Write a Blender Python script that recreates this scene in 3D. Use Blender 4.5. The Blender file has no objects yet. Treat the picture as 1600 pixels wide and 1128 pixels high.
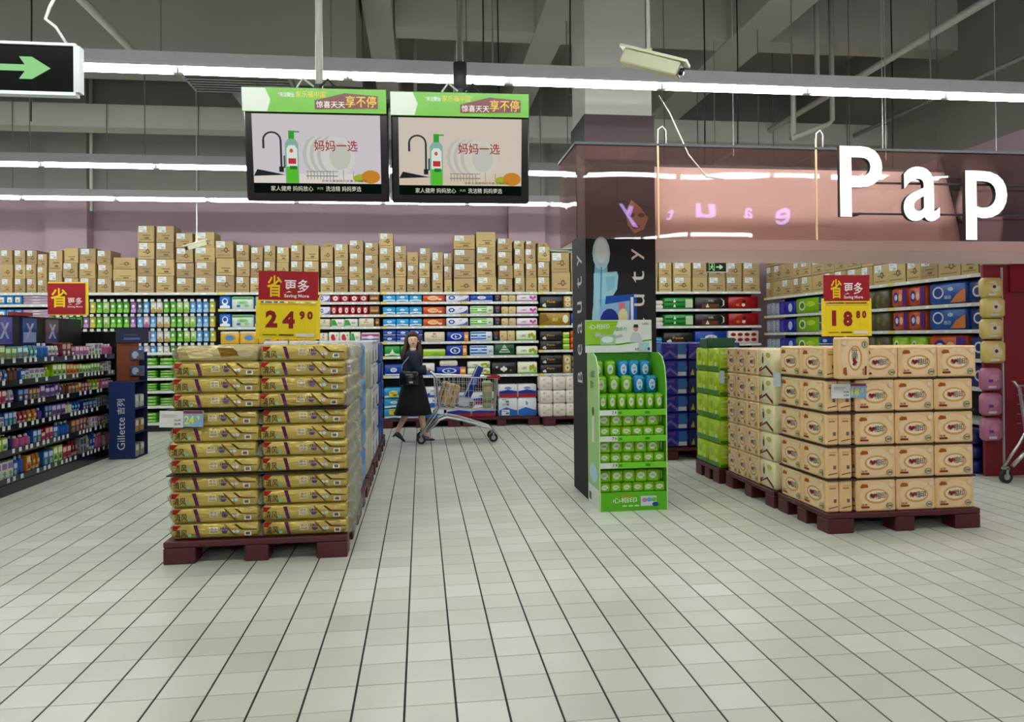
import bpy, math, random
from mathutils import Vector, Matrix
random.seed(7)
SC = bpy.context.scene
COL = SC.collection

# ------------------------------------------------------------------ camera
F_PX, CAM_H = 1157.4, 1.44
PSI, PITCH, ROLL = math.radians(7.0), math.radians(0.405), math.radians(0.536)
def cam_axis(v):
    x, y, z = v
    c, s = math.cos(ROLL), math.sin(ROLL); x, z = c*x+s*z, -s*x+c*z
    c, s = math.cos(PITCH), math.sin(PITCH); y, z = c*y-s*z, s*y+c*z
    c, s = math.cos(PSI), math.sin(PSI); x, y = c*x+s*y, -s*x+c*y
    return Vector((x, y, z))
cd = bpy.data.cameras.new('camera'); cam = bpy.data.objects.new('camera', cd); COL.objects.link(cam)
R_, U_, B_ = cam_axis((1,0,0)), cam_axis((0,0,1)), -cam_axis((0,1,0))
cam.matrix_world = Matrix(((R_.x,U_.x,B_.x,0),(R_.y,U_.y,B_.y,0),(R_.z,U_.z,B_.z,CAM_H),(0,0,0,1)))
cd.sensor_fit = 'HORIZONTAL'; cd.sensor_width = 36.0; cd.lens = 36.0*F_PX/1600
cd.shift_y = -45/1600; cd.clip_end = 100
SC.camera = cam
# ------------------------------------------------------------------ world, exposure
wd = bpy.data.worlds.new('world'); SC.world = wd; wd.use_nodes = True
wd.node_tree.nodes['Background'].inputs[0].default_value = (.9, 1, .95, 1)
wd.node_tree.nodes['Background'].inputs[1].default_value = 0.1
vs = SC.view_settings
vs.view_transform = 'Standard'; vs.look = 'None'; vs.gamma = 1.0; vs.use_curve_mapping = False
vs.exposure = 0.72
TUBE = 24.0                                     # radiance of the fluorescent tubes
SC.cycles.max_bounces = 8; SC.cycles.transparent_max_bounces = 16
SC.cycles.sample_clamp_indirect = 6.0; SC.cycles.caustics_reflective = False; SC.cycles.caustics_refractive = False

# ------------------------------------------------------------------ colour, materials
def hx(h):
    if not isinstance(h, str): return h
    r = [int(h[i:i+2], 16)/255 for i in (0, 2, 4)]
    return tuple(c/12.92 if c <= .04045 else ((c+.055)/1.055)**2.4 for c in r)
M = {}
def mat(name, col=None, rough=.5, metal=0., bump=0., bscale=20., noise=0., spec=.5, detail=3., stretch=(1,1,1), ink=1.):
    m = bpy.data.materials.new(name); m.use_nodes = True; M[name] = m
    nt = m.node_tree; N = nt.nodes; L = nt.links; b = N['Principled BSDF']
    b.inputs['Roughness'].default_value = rough; b.inputs['Metallic'].default_value = metal
    b.inputs['Specular IOR Level'].default_value = spec
    tc = N.new('ShaderNodeTexCoord'); oi = N.new('ShaderNodeObjectInfo')
    ad = N.new('ShaderNodeVectorMath'); ad.operation = 'ADD'
    sc_ = N.new('ShaderNodeVectorMath'); sc_.operation = 'SCALE'; sc_.inputs[3].default_value = 37.
    cb = N.new('ShaderNodeCombineXYZ')
    for i in range(3): L.new(oi.outputs['Random'], cb.inputs[i])
    L.new(cb.outputs[0], sc_.inputs[0]); L.new(tc.outputs['Object'], ad.inputs[0]); L.new(sc_.outputs[0], ad.inputs[1])
    mu = N.new('ShaderNodeVectorMath'); mu.operation = 'MULTIPLY'; mu.inputs[1].default_value = stretch
    L.new(ad.outputs[0], mu.inputs[0])
    src = None
    if col is None:
        at = N.new('ShaderNodeAttribute'); at.attribute_name = 'Col'; src = at.outputs['Color']
        if ink != 1.:                                    # depth of the printing ink on film
            ik = N.new('ShaderNodeHueSaturation'); ik.inputs['Value'].default_value = ink; ik.inputs['Saturation'].default_value = 1.12
            L.new(src, ik.inputs['Color']); src = ik.outputs[0]
    if noise > 0:
        nz = N.new('ShaderNodeTexNoise'); nz.inputs['Scale'].default_value = bscale*.35; nz.inputs['Detail'].default_value = 4
        L.new(mu.outputs[0], nz.inputs['Vector'])
        mp = N.new('ShaderNodeMapRange'); mp.inputs['To Min'].default_value = 1-noise; mp.inputs['To Max'].default_value = 1+noise
        L.new(nz.outputs['Fac'], mp.inputs['Value'])
        hs = N.new('ShaderNodeHueSaturation'); L.new(mp.outputs[0], hs.inputs['Value'])
        if src: L.new(src, hs.inputs['Color'])
        else: hs.inputs['Color'].default_value = (*hx(col), 1)
        src = hs.outputs[0]
    if src: L.new(src, b.inputs['Base Color'])
    else: b.inputs['Base Color'].default_value = (*hx(col), 1)
    if bump > 0:
        nz = N.new('ShaderNodeTexNoise'); nz.inputs['Scale'].default_value = bscale; nz.inputs['Detail'].default_value = detail
        L.new(mu.outputs[0], nz.inputs['Vector'])
        bp = N.new('ShaderNodeBump'); bp.inputs['Strength'].default_value = bump; bp.inputs['Distance'].default_value = .02
        L.new(nz.outputs['Fac'], bp.inputs['Height']); L.new(bp.outputs[0], b.inputs['Normal'])
    return m
def emis(name, strength, col=None):
    m = bpy.data.materials.new(name); m.use_nodes = True; M[name] = m
    nt = m.node_tree; nt.nodes.clear()
    o = nt.nodes.new('ShaderNodeOutputMaterial'); e = nt.nodes.new('ShaderNodeEmission'); nt.links.new(e.outputs[0], o.inputs[0])
    e.inputs[1].default_value = strength
    if col is None:
        a = nt.nodes.new('ShaderNodeAttribute'); a.attribute_name = 'Col'; nt.links.new(a.outputs['Color'], e.inputs[0])
    else: e.inputs[0].default_value = (*hx(col), 1)
    return m
mat('film', rough=.34, bump=.3, bscale=16, ink=.8)             # printed plastic film, colour from the print
mat('soft', rough=.4, bump=.45, bscale=11, ink=.74)              # softer pouches and bags
mat('foil', ink=.85, rough=.26, metal=.45, bump=.8, bscale=13, stretch=(.5,1,1.6))
mat('card', ink=.85, rough=.75, bump=.05, bscale=30)
mat('paint', rough=.5)                                   # painted or moulded parts, colour per face
mat('gloss', rough=.18)
mat('kraft', rough=.85, noise=.16, bscale=9)
mat('pallet', '4A1219', rough=.45, bump=.06, bscale=60, noise=.15)
mat('grout', '2A2D29', rough=.8)
mat('concrete', '96968E', rough=.8, bump=.05, bscale=8, noise=.06)
mat('beam_paint', 'B6B6AE', rough=.7, noise=.05, bscale=5)
mat('duct', '8C8C84', rough=.6, noise=.05, bscale=4)
mat('steel', 'C4C6C6', rough=.28, metal=1.)
mat('galv', '9A9C9A', rough=.5, metal=.6)
mat('rubber', '1A1A1B', rough=.7)
mat('skin', 'DDB49C', rough=.5)
mat('cloth', rough=.9, bump=.15, bscale=120)
mat('hair', '3A2116', rough=.5, bump=.6, bscale=60, stretch=(1,1,.12))
emis('tube', TUBE, 'F8FFFA'); emis('screen', .5); emis('letter', 1.6, 'FFFFFF'); emis('glow_sign', .45); emis('lavender', 6., 'B4A4FF')
def tile_mat():
    m = bpy.data.materials.new('floor_tile'); m.use_nodes = True; M['tile'] = m
    N = m.node_tree.nodes; L = m.node_tree.links; b = N['Principled BSDF']
    g = N.new('ShaderNodeNewGeometry'); dv = N.new('ShaderNodeVectorMath'); dv.operation = 'MULTIPLY'; dv.inputs[1].default_value = (5, 5, 0)
    of = N.new('ShaderNodeVectorMath'); of.operation = 'ADD'; of.inputs[1].default_value = (.38, .3, 0)
    fl = N.new('ShaderNodeVectorMath'); fl.operation = 'FLOOR'
    L.new(g.outputs['Position'], dv.inputs[0]); L.new(dv.outputs[0], of.inputs[0]); L.new(of.outputs[0], fl.inputs[0])
    w = N.new('ShaderNodeTexWhiteNoise'); L.new(fl.outputs[0], w.inputs['Vector'])
    r = N.new('ShaderNodeValToRGB'); L.new(w.outputs['Value'], r.inputs[0])
    e = r.color_ramp.elements; e[0].color = (*hx('C4C5B9'), 1); e[1].color = (*hx('D4D3CA'), 1)
    k = r.color_ramp.elements.new(.5); k.color = (*hx('CBCBBE'), 1)
    nz = N.new('ShaderNodeTexNoise'); nz.inputs['Scale'].default_value = 1.3; L.new(g.outputs['Position'], nz.inputs['Vector'])
    mp = N.new('ShaderNodeMapRange'); mp.inputs['To Min'].default_value = .93; mp.inputs['To Max'].default_value = 1.05; L.new(nz.outputs['Fac'], mp.inputs['Value'])
    hs = N.new('ShaderNodeHueSaturation'); L.new(r.outputs[0], hs.inputs['Color']); L.new(mp.outputs[0], hs.inputs['Value'])
    L.new(hs.outputs[0], b.inputs['Base Color'])
    n2 = N.new('ShaderNodeTexNoise'); n2.inputs['Scale'].default_value = 6; L.new(g.outputs['Position'], n2.inputs['Vector'])
    m2 = N.new('ShaderNodeMapRange'); m2.inputs['To Min'].default_value = .24; m2.inputs['To Max'].default_value = .4; L.new(n2.outputs['Fac'], m2.inputs['Value'])
    L.new(m2.outputs[0], b.inputs['Roughness']); b.inputs['Specular IOR Level'].default_value = .45
tile_mat()
def wall_mat():
    m = bpy.data.materials.new('wall_paint'); m.use_nodes = True; M['wall'] = m
    N = m.node_tree.nodes; L = m.node_tree.links; b = N['Principled BSDF']; b.inputs['Roughness'].default_value = .75
    g = N.new('ShaderNodeNewGeometry'); s = N.new('ShaderNodeSeparateXYZ'); L.new(g.outputs['Position'], s.inputs[0])
    gt = N.new('ShaderNodeMath'); gt.operation = 'GREATER_THAN'; gt.inputs[1].default_value = 3.85; L.new(s.outputs[2], gt.inputs[0])
    mx = N.new('ShaderNodeMix'); mx.data_type = 'RGBA'; L.new(gt.outputs[0], mx.inputs[0])
    mx.inputs[6].default_value = (*hx('B89EAA'), 1); mx.inputs[7].default_value = (*hx('8A8A84'), 1)
    L.new(mx.outputs[2], b.inputs['Base Color'])
wall_mat()
def see_through(name, tint, body, fac, rough):
    m = bpy.data.materials.new(name); m.use_nodes = True; M[name] = m
    N = m.node_tree.nodes; L = m.node_tree.links; b = N['Principled BSDF']; o = N['Material Output']
    b.inputs['Base Color'].default_value = (*hx(body), 1); b.inputs['Roughness'].default_value = rough
    t = N.new('ShaderNodeBsdfTransparent'); t.inputs[0].default_value = (*hx(tint), 1)
    x = N.new('ShaderNodeMixShader'); x.inputs[0].default_value = fac
    L.new(t.outputs[0], x.inputs[1]); L.new(b.outputs[0], x.inputs[2]); L.new(x.outputs[0], o.inputs[0])
    return m
def acrylic(name, tint, body, fac):
    m = see_through(name, tint, body, fac, .5); N = m.node_tree.nodes; L = m.node_tree.links
    b = N['Principled BSDF']; b.inputs['Specular IOR Level'].default_value = 0.
    g = N.new('ShaderNodeBsdfGlossy'); g.inputs['Roughness'].default_value = .02
    nz = N.new('ShaderNodeTexNoise'); nz.inputs['Scale'].default_value = 2.2; nz.inputs['Detail'].default_value = 0; bp = N.new('ShaderNodeBump'); bp.inputs['Strength'].default_value = .25; bp.inputs['Distance'].default_value = .02
    tc = N.new('ShaderNodeTexCoord'); L.new(tc.outputs['Object'], nz.inputs['Vector']); L.new(nz.outputs['Fac'], bp.inputs['Height']); L.new(bp.outputs[0], g.inputs['Normal'])
    fr = N.new('ShaderNodeFresnel'); fr.inputs['IOR'].default_value = 1.6
    x0 = N['Mix Shader']; x1 = N.new('ShaderNodeMixShader'); L.new(fr.outputs[0], x1.inputs[0]); L.new(x0.outputs[0], x1.inputs[1]); L.new(g.outputs[0], x1.inputs[2])
    L.new(x1.outputs[0], N['Material Output'].inputs[0])
acrylic('acrylic', 'F6E6E3', 'B98A86', .07); acrylic('acrylic_end', 'F0DAD6', 'C09490', .3)
def clear_film():
    m = see_through('clear_film', 'EEEEE8', 'A4A298', .3, .2)
    N = m.node_tree.nodes; L = m.node_tree.links
    nz = N.new('ShaderNodeTexNoise'); nz.inputs['Scale'].default_value = 14; bp = N.new('ShaderNodeBump'); bp.inputs['Strength'].default_value = .9
    tc = N.new('ShaderNodeTexCoord'); L.new(tc.outputs['Object'], nz.inputs['Vector'])
    L.new(nz.outputs['Fac'], bp.inputs['Height']); L.new(bp.outputs[0], N['Principled BSDF'].inputs['Normal'])
clear_film()

# ------------------------------------------------------------------ mesh building
_txt = {}
def text_geo(s, bold=0., res=2):
    key = (s, bold)
    if key not in _txt:
        c = bpy.data.curves.new('lettering', 'FONT'); c.body = s; c.resolution_u = res; c.offset = bold
        o = bpy.data.objects.new('lettering', c); COL.objects.link(o)
        me = o.evaluated_get(bpy.context.evaluated_depsgraph_get()).to_mesh()
        vv = [(v.co.x, v.co.y) for v in me.vertices]; ff = [tuple(p.vertices) for p in me.polygons]
        x0 = min(v[0] for v in vv); x1 = max(v[0] for v in vv); y0 = min(v[1] for v in vv); y1 = max(v[1] for v in vv)
        k = 1/(y1-y0); _txt[key] = ([((x-x0)*k, (y-y0)*k) for x, y in vv], ff, (x1-x0)*k)
        bpy.data.objects.remove(o); bpy.data.curves.remove(c)
    return _txt[key]
class MB:
    def __init__(s): s.v = []; s.f = []; s.c = []; s.m = []
    def face(s, pts, col, mi=0):
        n = len(s.v); s.v += [tuple(p) for p in pts]; s.f.append(tuple(range(n, n+len(pts)))); s.c.append(hx(col)); s.m.append(mi)
    def geo(s, vs_, fs, col, mi=0):
        n = len(s.v); s.v += [tuple(p) for p in vs_]; col = hx(col)
        for f in fs: s.f.append(tuple(n+i for i in f)); s.c.append(col); s.m.append(mi)
    def box(s, a, b, col, mi=0):
        (x0,y0,z0),(x1,y1,z1) = a, b
        s.geo([(x,y,z) for x in (x0,x1) for y in (y0,y1) for z in (z0,z1)],
              [(0,1,3,2),(4,6,7,5),(0,4,5,1),(2,3,7,6),(0,2,6,4),(1,5,7,3)], col, mi)
    def rbox(s, a, b, r, col, mi=0):
        c = [(a[i]+b[i])/2 for i in range(3)]; h = [abs(b[i]-a[i])/2 for i in range(3)]; r = min(r, *[q*.9 for q in h])
        vs_, ix = [], {}
        for sx in (-1,1):
            for sy in (-1,1):
                for sz in (-1,1):
                    for ax in range(3):
                        p = [c[i]+sg*(h[i]-(0 if i == ax else r)) for i, sg in enumerate((sx,sy,sz))]
                        ix[sx,sy,sz,ax] = len(vs_); vs_.append(p)
        fs = []
        for ax in range(3):
            o = [i for i in range(3) if i != ax]
            for sg in (-1,1):
                q = []
                for u, v in ((-1,-1),(1,-1),(1,1),(-1,1)):
                    k = [0,0,0]; k[ax] = sg; k[o[0]] = u; k[o[1]] = v; q.append(ix[(*k, ax)])
                fs.append(q)
            for u in (-1,1):
                for v in (-1,1):
                    k0 = [0,0,0]; k0[o[0]] = u; k0[o[1]] = v; k0[ax] = -1; k1 = list(k0); k1[ax] = 1
                    fs.append([ix[(*k0,o[0])], ix[(*k1,o[0])], ix[(*k1,o[1])], ix[(*k0,o[1])]])
        for sx in (-1,1):
            for sy in (-1,1):
                for sz in (-1,1): fs.append([ix[sx,sy,sz,0], ix[sx,sy,sz,1], ix[sx,sy,sz,2]])
        out = []
        for f in fs:                                   # outward winding
            p = [Vector(vs_[i]) for i in f]; n = (p[1]-p[0]).cross(p[2]-p[0]); m = sum(p, Vector())/len(p)-Vector(c)
            out.append(f if n.dot(m) > 0 else f[::-1])
        s.geo(vs_, out, col, mi)
    def cyl(s, p0, p1, r0, r1=None, n=8, col='808080', mi=0, cap=True):
        r1 = r0 if r1 is None else r1; p0 = Vector(p0); p1 = Vector(p1); d = (p1-p0).normalized()
        u = d.orthogonal().normalized(); w = d.cross(u)
        ring = lambda p, r: [p+(u*math.cos(2*math.pi*i/n)+w*math.sin(2*math.pi*i/n))*r for i in range(n)]
        fs = [(i, (i+1) % n, n+(i+1) % n, n+i) for i in range(n)]
        if cap: fs += [tuple(range(n-1, -1, -1)), tuple(range(n, 2*n))]
        s.geo(ring(p0, r0)+ring(p1, r1), fs, col, mi)
    def tube(s, pts, r, n=6, col='808080', mi=0):
        pts = [Vector(p) for p in pts]; rr = r if isinstance(r, (list, tuple)) else [r]*len(pts); vs_ = []; u = None
        for i, p in enumerate(pts):
            d = (pts[min(i+1, len(pts)-1)]-pts[max(i-1, 0)]).normalized()
            u = d.orthogonal().normalized() if u is None else (u-d*u.dot(d)).normalized()
            w = d.cross(u)
            vs_ += [p+(u*math.cos(2*math.pi*k/n)+w*math.sin(2*math.pi*k/n))*rr[i] for k in range(n)]
        fs = [(i*n+k, i*n+(k+1) % n, (i+1)*n+(k+1) % n, (i+1)*n+k) for i in range(len(pts)-1) for k in range(n)]
        fs += [tuple(range(n-1, -1, -1)), tuple(range((len(pts)-1)*n, len(pts)*n))]
        s.geo(vs_, fs, col, mi)
    def loft(s, rings, col, mi=0, cap=True):           # rings: list of equal-length point lists
        n = len(rings[0]); vs_ = [p for r in rings for p in r]
        fs = [(i*n+k, i*n+(k+1) % n, (i+1)*n+(k+1) % n, (i+1)*n+k) for i in range(len(rings)-1) for k in range(n)]
        if cap: fs += [tuple(range(n-1, -1, -1)), tuple(range((len(rings)-1)*n, len(rings)*n))]
        s.geo(vs_, fs, col, mi)
    def lathe(s, prof, n, col, o=(0,0,0), mi=0):
        s.loft([[(o[0]+r*math.cos(2*math.pi*k/n), o[1]+r*math.sin(2*math.pi*k/n), o[2]+z) for k in range(n)] for r, z in prof], col, mi)
    def prn(s, O, U, V, W, H, spec, mi=0, step=.0006):
        """flat print: shapes in fractions of a W x H rectangle at O along U, V"""
        O, U, V = Vector(O), Vector(U), Vector(V); N = U.cross(V)
        for k, q in enumerate(spec):
            P = lambda x, y: O+U*(x*W)+V*(y*H)+N*(step*(k+1))
            t = q[0]
            if t == 'r': s.face([P(q[1],q[2]),P(q[3],q[2]),P(q[3],q[4]),P(q[1],q[4])], q[5], mi)
            elif t == 'e':
                n = 14; s.face([P(q[1]+q[3]*math.cos(2*math.pi*i/n), q[2]+q[4]*math.sin(2*math.pi*i/n)) for i in range(n)], q[5], mi)
            elif t == 'p': s.face([P(*a) for a in q[1]], q[2], mi)
            elif t in 'tTb':                 # text, x, y, height, colour, width   (T: turned a quarter, reading upwards)
                vv, ff, w = text_geo(q[1], (.006 if t == 't' else .016) if ord(q[1][0]) > 0x2E80 else {'t': .022, 'T': 0., 'b': .055}[t]); h = q[4]; wd_ = q[6] if len(q) > 6 else w*h*H/W
                if t != 'T': s.geo([P(q[2]+x/w*wd_, q[3]+y*h) for x, y in vv], ff, q[5], mi)
                else: s.geo([P(q[2]-y*h, q[3]+x/w*wd_) for x, y in vv], ff, q[5], mi)
    def mesh(s, name, mats, smooth=False):
        me = bpy.data.meshes.new(name); me.from_pydata(s.v, [], s.f)
        for m in ([mats] if isinstance(mats, str) else mats): me.materials.append(M[m])
        ca = me.color_attributes.new('Col', 'FLOAT_COLOR', 'CORNER'); buf = []
        for f, c in zip(s.f, s.c): buf += [c[0], c[1], c[2], 1.]*len(f)
        ca.data.foreach_set('color', buf)
        me.polygons.foreach_set('material_index', s.m)
        if smooth: me.polygons.foreach_set('use_smooth', [True]*len(s.f))
        me.update(); return me
def ob(name, me, parent=None, loc=(0,0,0), rot=(0,0,0)):
    o = bpy.data.objects.new(name, me); COL.objects.link(o); o.location = loc; o.rotation_euler = rot
    if parent: o.parent = parent
    return o
def thing(name, label, cat, me=None, loc=(0,0,0), rz=0., group=None, rot=None):
    o = ob(name, me, None, loc, rot or (0,0,rz)); o['label'] = label; o['category'] = cat
    if group: o['group'] = group
    return o
def part(name, mb, mats, parent, smooth=False, loc=(0,0,0), rot=(0,0,0)):
    return ob(name, mb.mesh(name, mats, smooth), parent, loc, rot)
def structure(name, mb, mats, label=None):
    o = ob(name, mb.mesh(name, mats)); o['kind'] = 'structure'
    if label: o['label'] = label
    return o
def bx(a, b, col='FFFFFF'):
    m = MB(); m.box(a, b, col); return m

ORDW = ['first','second','third','fourth','fifth','sixth','seventh','eighth','ninth','tenth','eleventh','twelfth','thirteenth','fourteenth','fifteenth','sixteenth','seventeenth','eighteenth','nineteenth']
ORDW += ['twentieth']+['twenty-'+w for w in ORDW[:9]]+['thirtieth']+['thirty-'+w for w in ORDW[:9]]
NTH = 'lowest second third fourth fifth sixth seventh eighth ninth tenth eleventh twelfth thirteenth fourteenth fifteenth sixteenth'.split()

# ------------------------------------------------------------------ the room
X0, X1, Y0, Y1, ZC = -11.0, 7.1, -7.0, 13.2, 6.0
T, GX, GY, OX, OY = .2, .0095, .004, -.076, 3.54      # tile size, joints, grid origin
floor = structure('floor', bx((X0, Y0, -.1), (X1, Y1, -.004)), 'grout', 'pale glazed floor tiles with dark joints')
tm = MB(); tm.box((-T/2+GX/2, -T/2+GY/2, -.01), (T/2-GX/2, T/2-GY/2, 0), 'FFFFFF'); tile_me = tm.mesh('tile', 'tile')
def in_view(x, y, z=0.):
    d = Vector((x, y, z-CAM_H)); f = -d.dot(B_)
    if f <= .2: return False
    px, py = 800+F_PX*d.dot(R_)/f, 519-F_PX*d.dot(U_)/f
    return -40 < px < 1640 and -40 < py < 1175
cells = [(OX+T*(i+.5), OY+T*(k+.5)) for i in range(-54, 36) for k in range(-52, 48)]
cells = [c for c in cells if X0 < c[0] < X1 and Y0 < c[1] < Y1]
cells.sort(key=lambda c: (not in_view(*c), c[0]**2+c[1]**2))
for c in cells[:300]: ob('tile', tile_me, floor, (c[0], c[1], 0))
rest = MB()
for cx, cy in cells[300:]:
    a, b = T/2-GX/2, T/2-GY/2
    rest.geo([(cx-a,cy-b,0),(cx+a,cy-b,0),(cx+a,cy+b,0),(cx-a,cy+b,0),(cx-a,cy-b,-.006),(cx+a,cy-b,-.006),(cx+a,cy+b,-.006),(cx-a,cy+b,-.006)],
             [(0,1,2,3),(0,4,5,1),(1,5,6,2),(2,6,7,3),(3,7,4,0)], 'FFFFFF')
ft = part('far_tiles', rest, 'tile', floor); ft['kind'] = 'stuff'
structure('ceiling', bx((X0, Y0, ZC), (X1, Y1, ZC+.2)), 'concrete', 'grey concrete ceiling slab')
structure('wall_back', bx((X0, Y1, -.1), (X1, Y1+.2, ZC)), 'wall', 'back wall painted mauve below and grey above')
structure('wall_right', bx((X1, Y0, -.1), (X1+.2, Y1, ZC)), 'wall', 'side wall painted mauve below and grey above')
structure('wall_left', bx((X0-.2, Y0, -.1), (X0, Y1, ZC)), 'wall', 'far side wall of the hall')
structure('wall_front', bx((X0, Y0-.2, -.1), (X1, Y0, ZC)), 'wall', 'wall at the tills end of the hall')
structure('pillar_back', bx((-6.1, 12.95, 0), (-5.45, Y1-.005, ZC)), 'wall', 'mauve pilaster on the back wall above the cartons')
structure('pillar_back', bx((1.55, 12.95, 0), (2.2, Y1-.005, ZC)), 'wall', 'mauve pilaster behind the tall carton stack')
for a, b, l in (((-.28, 9.0, 5.2), (X1, 9.35, ZC), 'painted crosswise ceiling beam behind the pillar'),
                ((X0, 10.5, 4.31), (X1, 10.8, 4.62), 'pale crosswise beam over the wall shelves'),
                ((1.42, -6.9, 5.19), (1.80, 13.1, ZC-.001), 'lengthwise ceiling beam meeting the pillar'),
                ((3.9, -6.9, 5.18), (4.45, 13.1, ZC-.002), 'lengthwise ceiling beam over the paper aisle'),
                ((-.62, -6.9, 5.15), (-.3, 13.1, ZC-.003), 'lengthwise ceiling beam at the duct end')):
    structure('beam', bx(a, b), 'beam_paint', l)
thing('air_duct', 'wide grey box duct under the ceiling over the cosmetics aisle', 'duct', bx((X0+.01, 8.0, 4.42), (-.66, 8.9, 5.5)).mesh('air_duct', 'duct'))
d2 = thing('air_vent', 'dark louvred air vent hanging above the screens', 'vent', loc=(-1.72, 7.5, 3.93))
m = MB(); m.box((-.5,-.22,0),(.5,.22,.06),'5A5B56'); m.box((-.46,-.2,.06),(.46,.2,.13),'3E3F3B'); m.box((-.2,.2,.06),(.2,.55,.13),'4A4B46'); m.box((-.2,.55,.06),(.2,.9,.489),'5F605B'); part('housing', m, 'paint', d2)
for i in range(6): part('louvre', bx((-.47, -.2+i*.07, -.015), (.47, -.17+i*.07, 0), '3A3B38'), 'paint', d2)
def rod(name, label, pts, r, material='galv', cat='pipe', n=8, group=None):
    mb = MB(); mb.tube(pts, r, n, 'B0B0A8'); return thing(name, label, cat, mb.mesh(name, material, True), group=group)
mat('pipe_white', 'B9B9B0', rough=.5); mat('cable_black', '1E1E1C', rough=.6)
rod('sprinkler_pipe', 'white sprinkler pipe running lengthwise above the paper sign', [(5.2, 2.5, 4.5), (5.2, 13.1, 4.5)], .04, 'pipe_white')
rod('conduit_pipe', 'grey conduit running lengthwise along the side wall', [(6.55, 3, 4.45), (6.55, 13.1, 4.45)], .03, 'galv')
rod('slanting_pipe', 'white pipe running lengthwise above the exit sign', [(-2.75, 3.2, 4.25), (-2.75, 7.9, 4.25)], .035, 'pipe_white')
rod('pipe_drop', 'white pipe loop hanging below the sprinkler pipe', [(4.6, 8.1, 6), (4.6, 8.1, 4.4), (4.3, 8.1, 4.3), (4.3, 8.1, 3.78), (4.3, 8.14, 3.72), (4.85, 8.3, 3.95), (4.9, 8.3, 4.0), (4.9, 8.3, 6)], .03, 'pipe_white')
rod('pipe_manifold', 'white branching pipe under the ceiling near the side wall', [(5.2, 5.9, 4.55), (5.6, 5.9, 4.62), (6.1, 5.9, 4.62), (6.4, 5.9, 4.6), (7.09, 5.9, 4.6)], .05, 'pipe_white')
for x, y, z in ((.62,7.2,3.5),(.95,8.9,3.5),(1.28,6.2,3.5),(2.75,6.9,3.1),(3.4,7.6,3.5),(5.6,8.2,3.4),(-3.6,7.4,3.5),(-5.1,9.6,3.45)):
    rod('ceiling_cable', 'thin dark cable dropping from the ceiling slab', [(x, y, z), (x+.01, y, z+1), (x, y, ZC)], .008, 'cable_black', 'cable', 5, 'cables hanging from the ceiling')
for x, y, z in ((.5,10.2,3.7),(-.05,10.2,3.7),(-4.9,11.8,3.4),(2.6,9.9,3.6)):
    rod('conduit_drop', 'white conduit dropping vertically from the ceiling', [(x, y, z), (x, y, ZC)], .025, 'pipe_white', 'pipe', 8, 'vertical conduits')

# ------------------------------------------------------------------ fluorescent rows
PITCHX = 1.175
hb = MB(); hb.box((-PITCHX/2+.0005, -.06, .034), (PITCHX/2-.0005, .06, .11), 'A4A4A8'); hb.box((-PITCHX/2+.0005, -.06, .012), (PITCHX/2-.0005, -.055, .0335), 'A8A8AC'); hb.box((-PITCHX/2+.0005, .055, .012), (PITCHX/2-.0005, .06, .0335), 'A8A8AC')
h_me = hb.mesh('housing', 'paint')
tb = MB(); tb.cyl((-.55, 0, 0), (.55, 0, 0), .03, n=8); t_me = tb.mesh('tube', 'tube', True)
cb_ = MB()
cb_.box((-.016, -.02, -.026), (.016, .02, .02), 'C8C8C4')
c_me = cb_.mesh('lamp_holder', 'paint')
def rod_me(top):
    rb = MB(); rb.cyl((0, 0, .11), (0, 0, top-3.35), .006, n=5, col='6A6A66'); return rb.mesh('suspension_rod', 'paint')
r_me, r_beam, r_duct = rod_me(ZC), rod_me(5.14), rod_me(4.42)
ROWS = [(10.48, 'in the row before the back wall'), (8.51, 'in the row behind the screens'), (5.47, 'in the row above the pillar camera'),
        (3.4, 'in the row over the entrance aisle'), (-2.3, 'in the second row over the entrance aisle'), (-4.4, 'in the row at the tills')]
for y, where in ROWS:
    x = -1.686-PITCHX*7.5; cnt = int((X1-.6-x)/PITCHX)+1
    while x < X1-.6:
        if x > X0+.6:
            L = thing('fluorescent_light', '%s fluorescent batten from the mauve side wall, %s' % (('first' if cnt == 1 else NTH[cnt-1]), where), 'light', loc=(x, y, 3.35), group='fluorescent lights '+where)
            ob('housing', h_me, L); ob('tube', t_me, L); ob('lamp_holder', c_me, L, (.568, 0, 0)); ob('lamp_holder', c_me, L, (-.568, 0, 0)); xr = x+PITCHX*.4; ob('suspension_rod', r_duct if (8 < y < 8.9 and xr < -.66) else r_beam if (1.4 < xr < 1.82 or 3.88 < xr < 4.47 or -.64 < xr < -.28) else r_me, L, (PITCHX*.4, 0, 0))
        x += PITCHX; cnt -= 1

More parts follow.
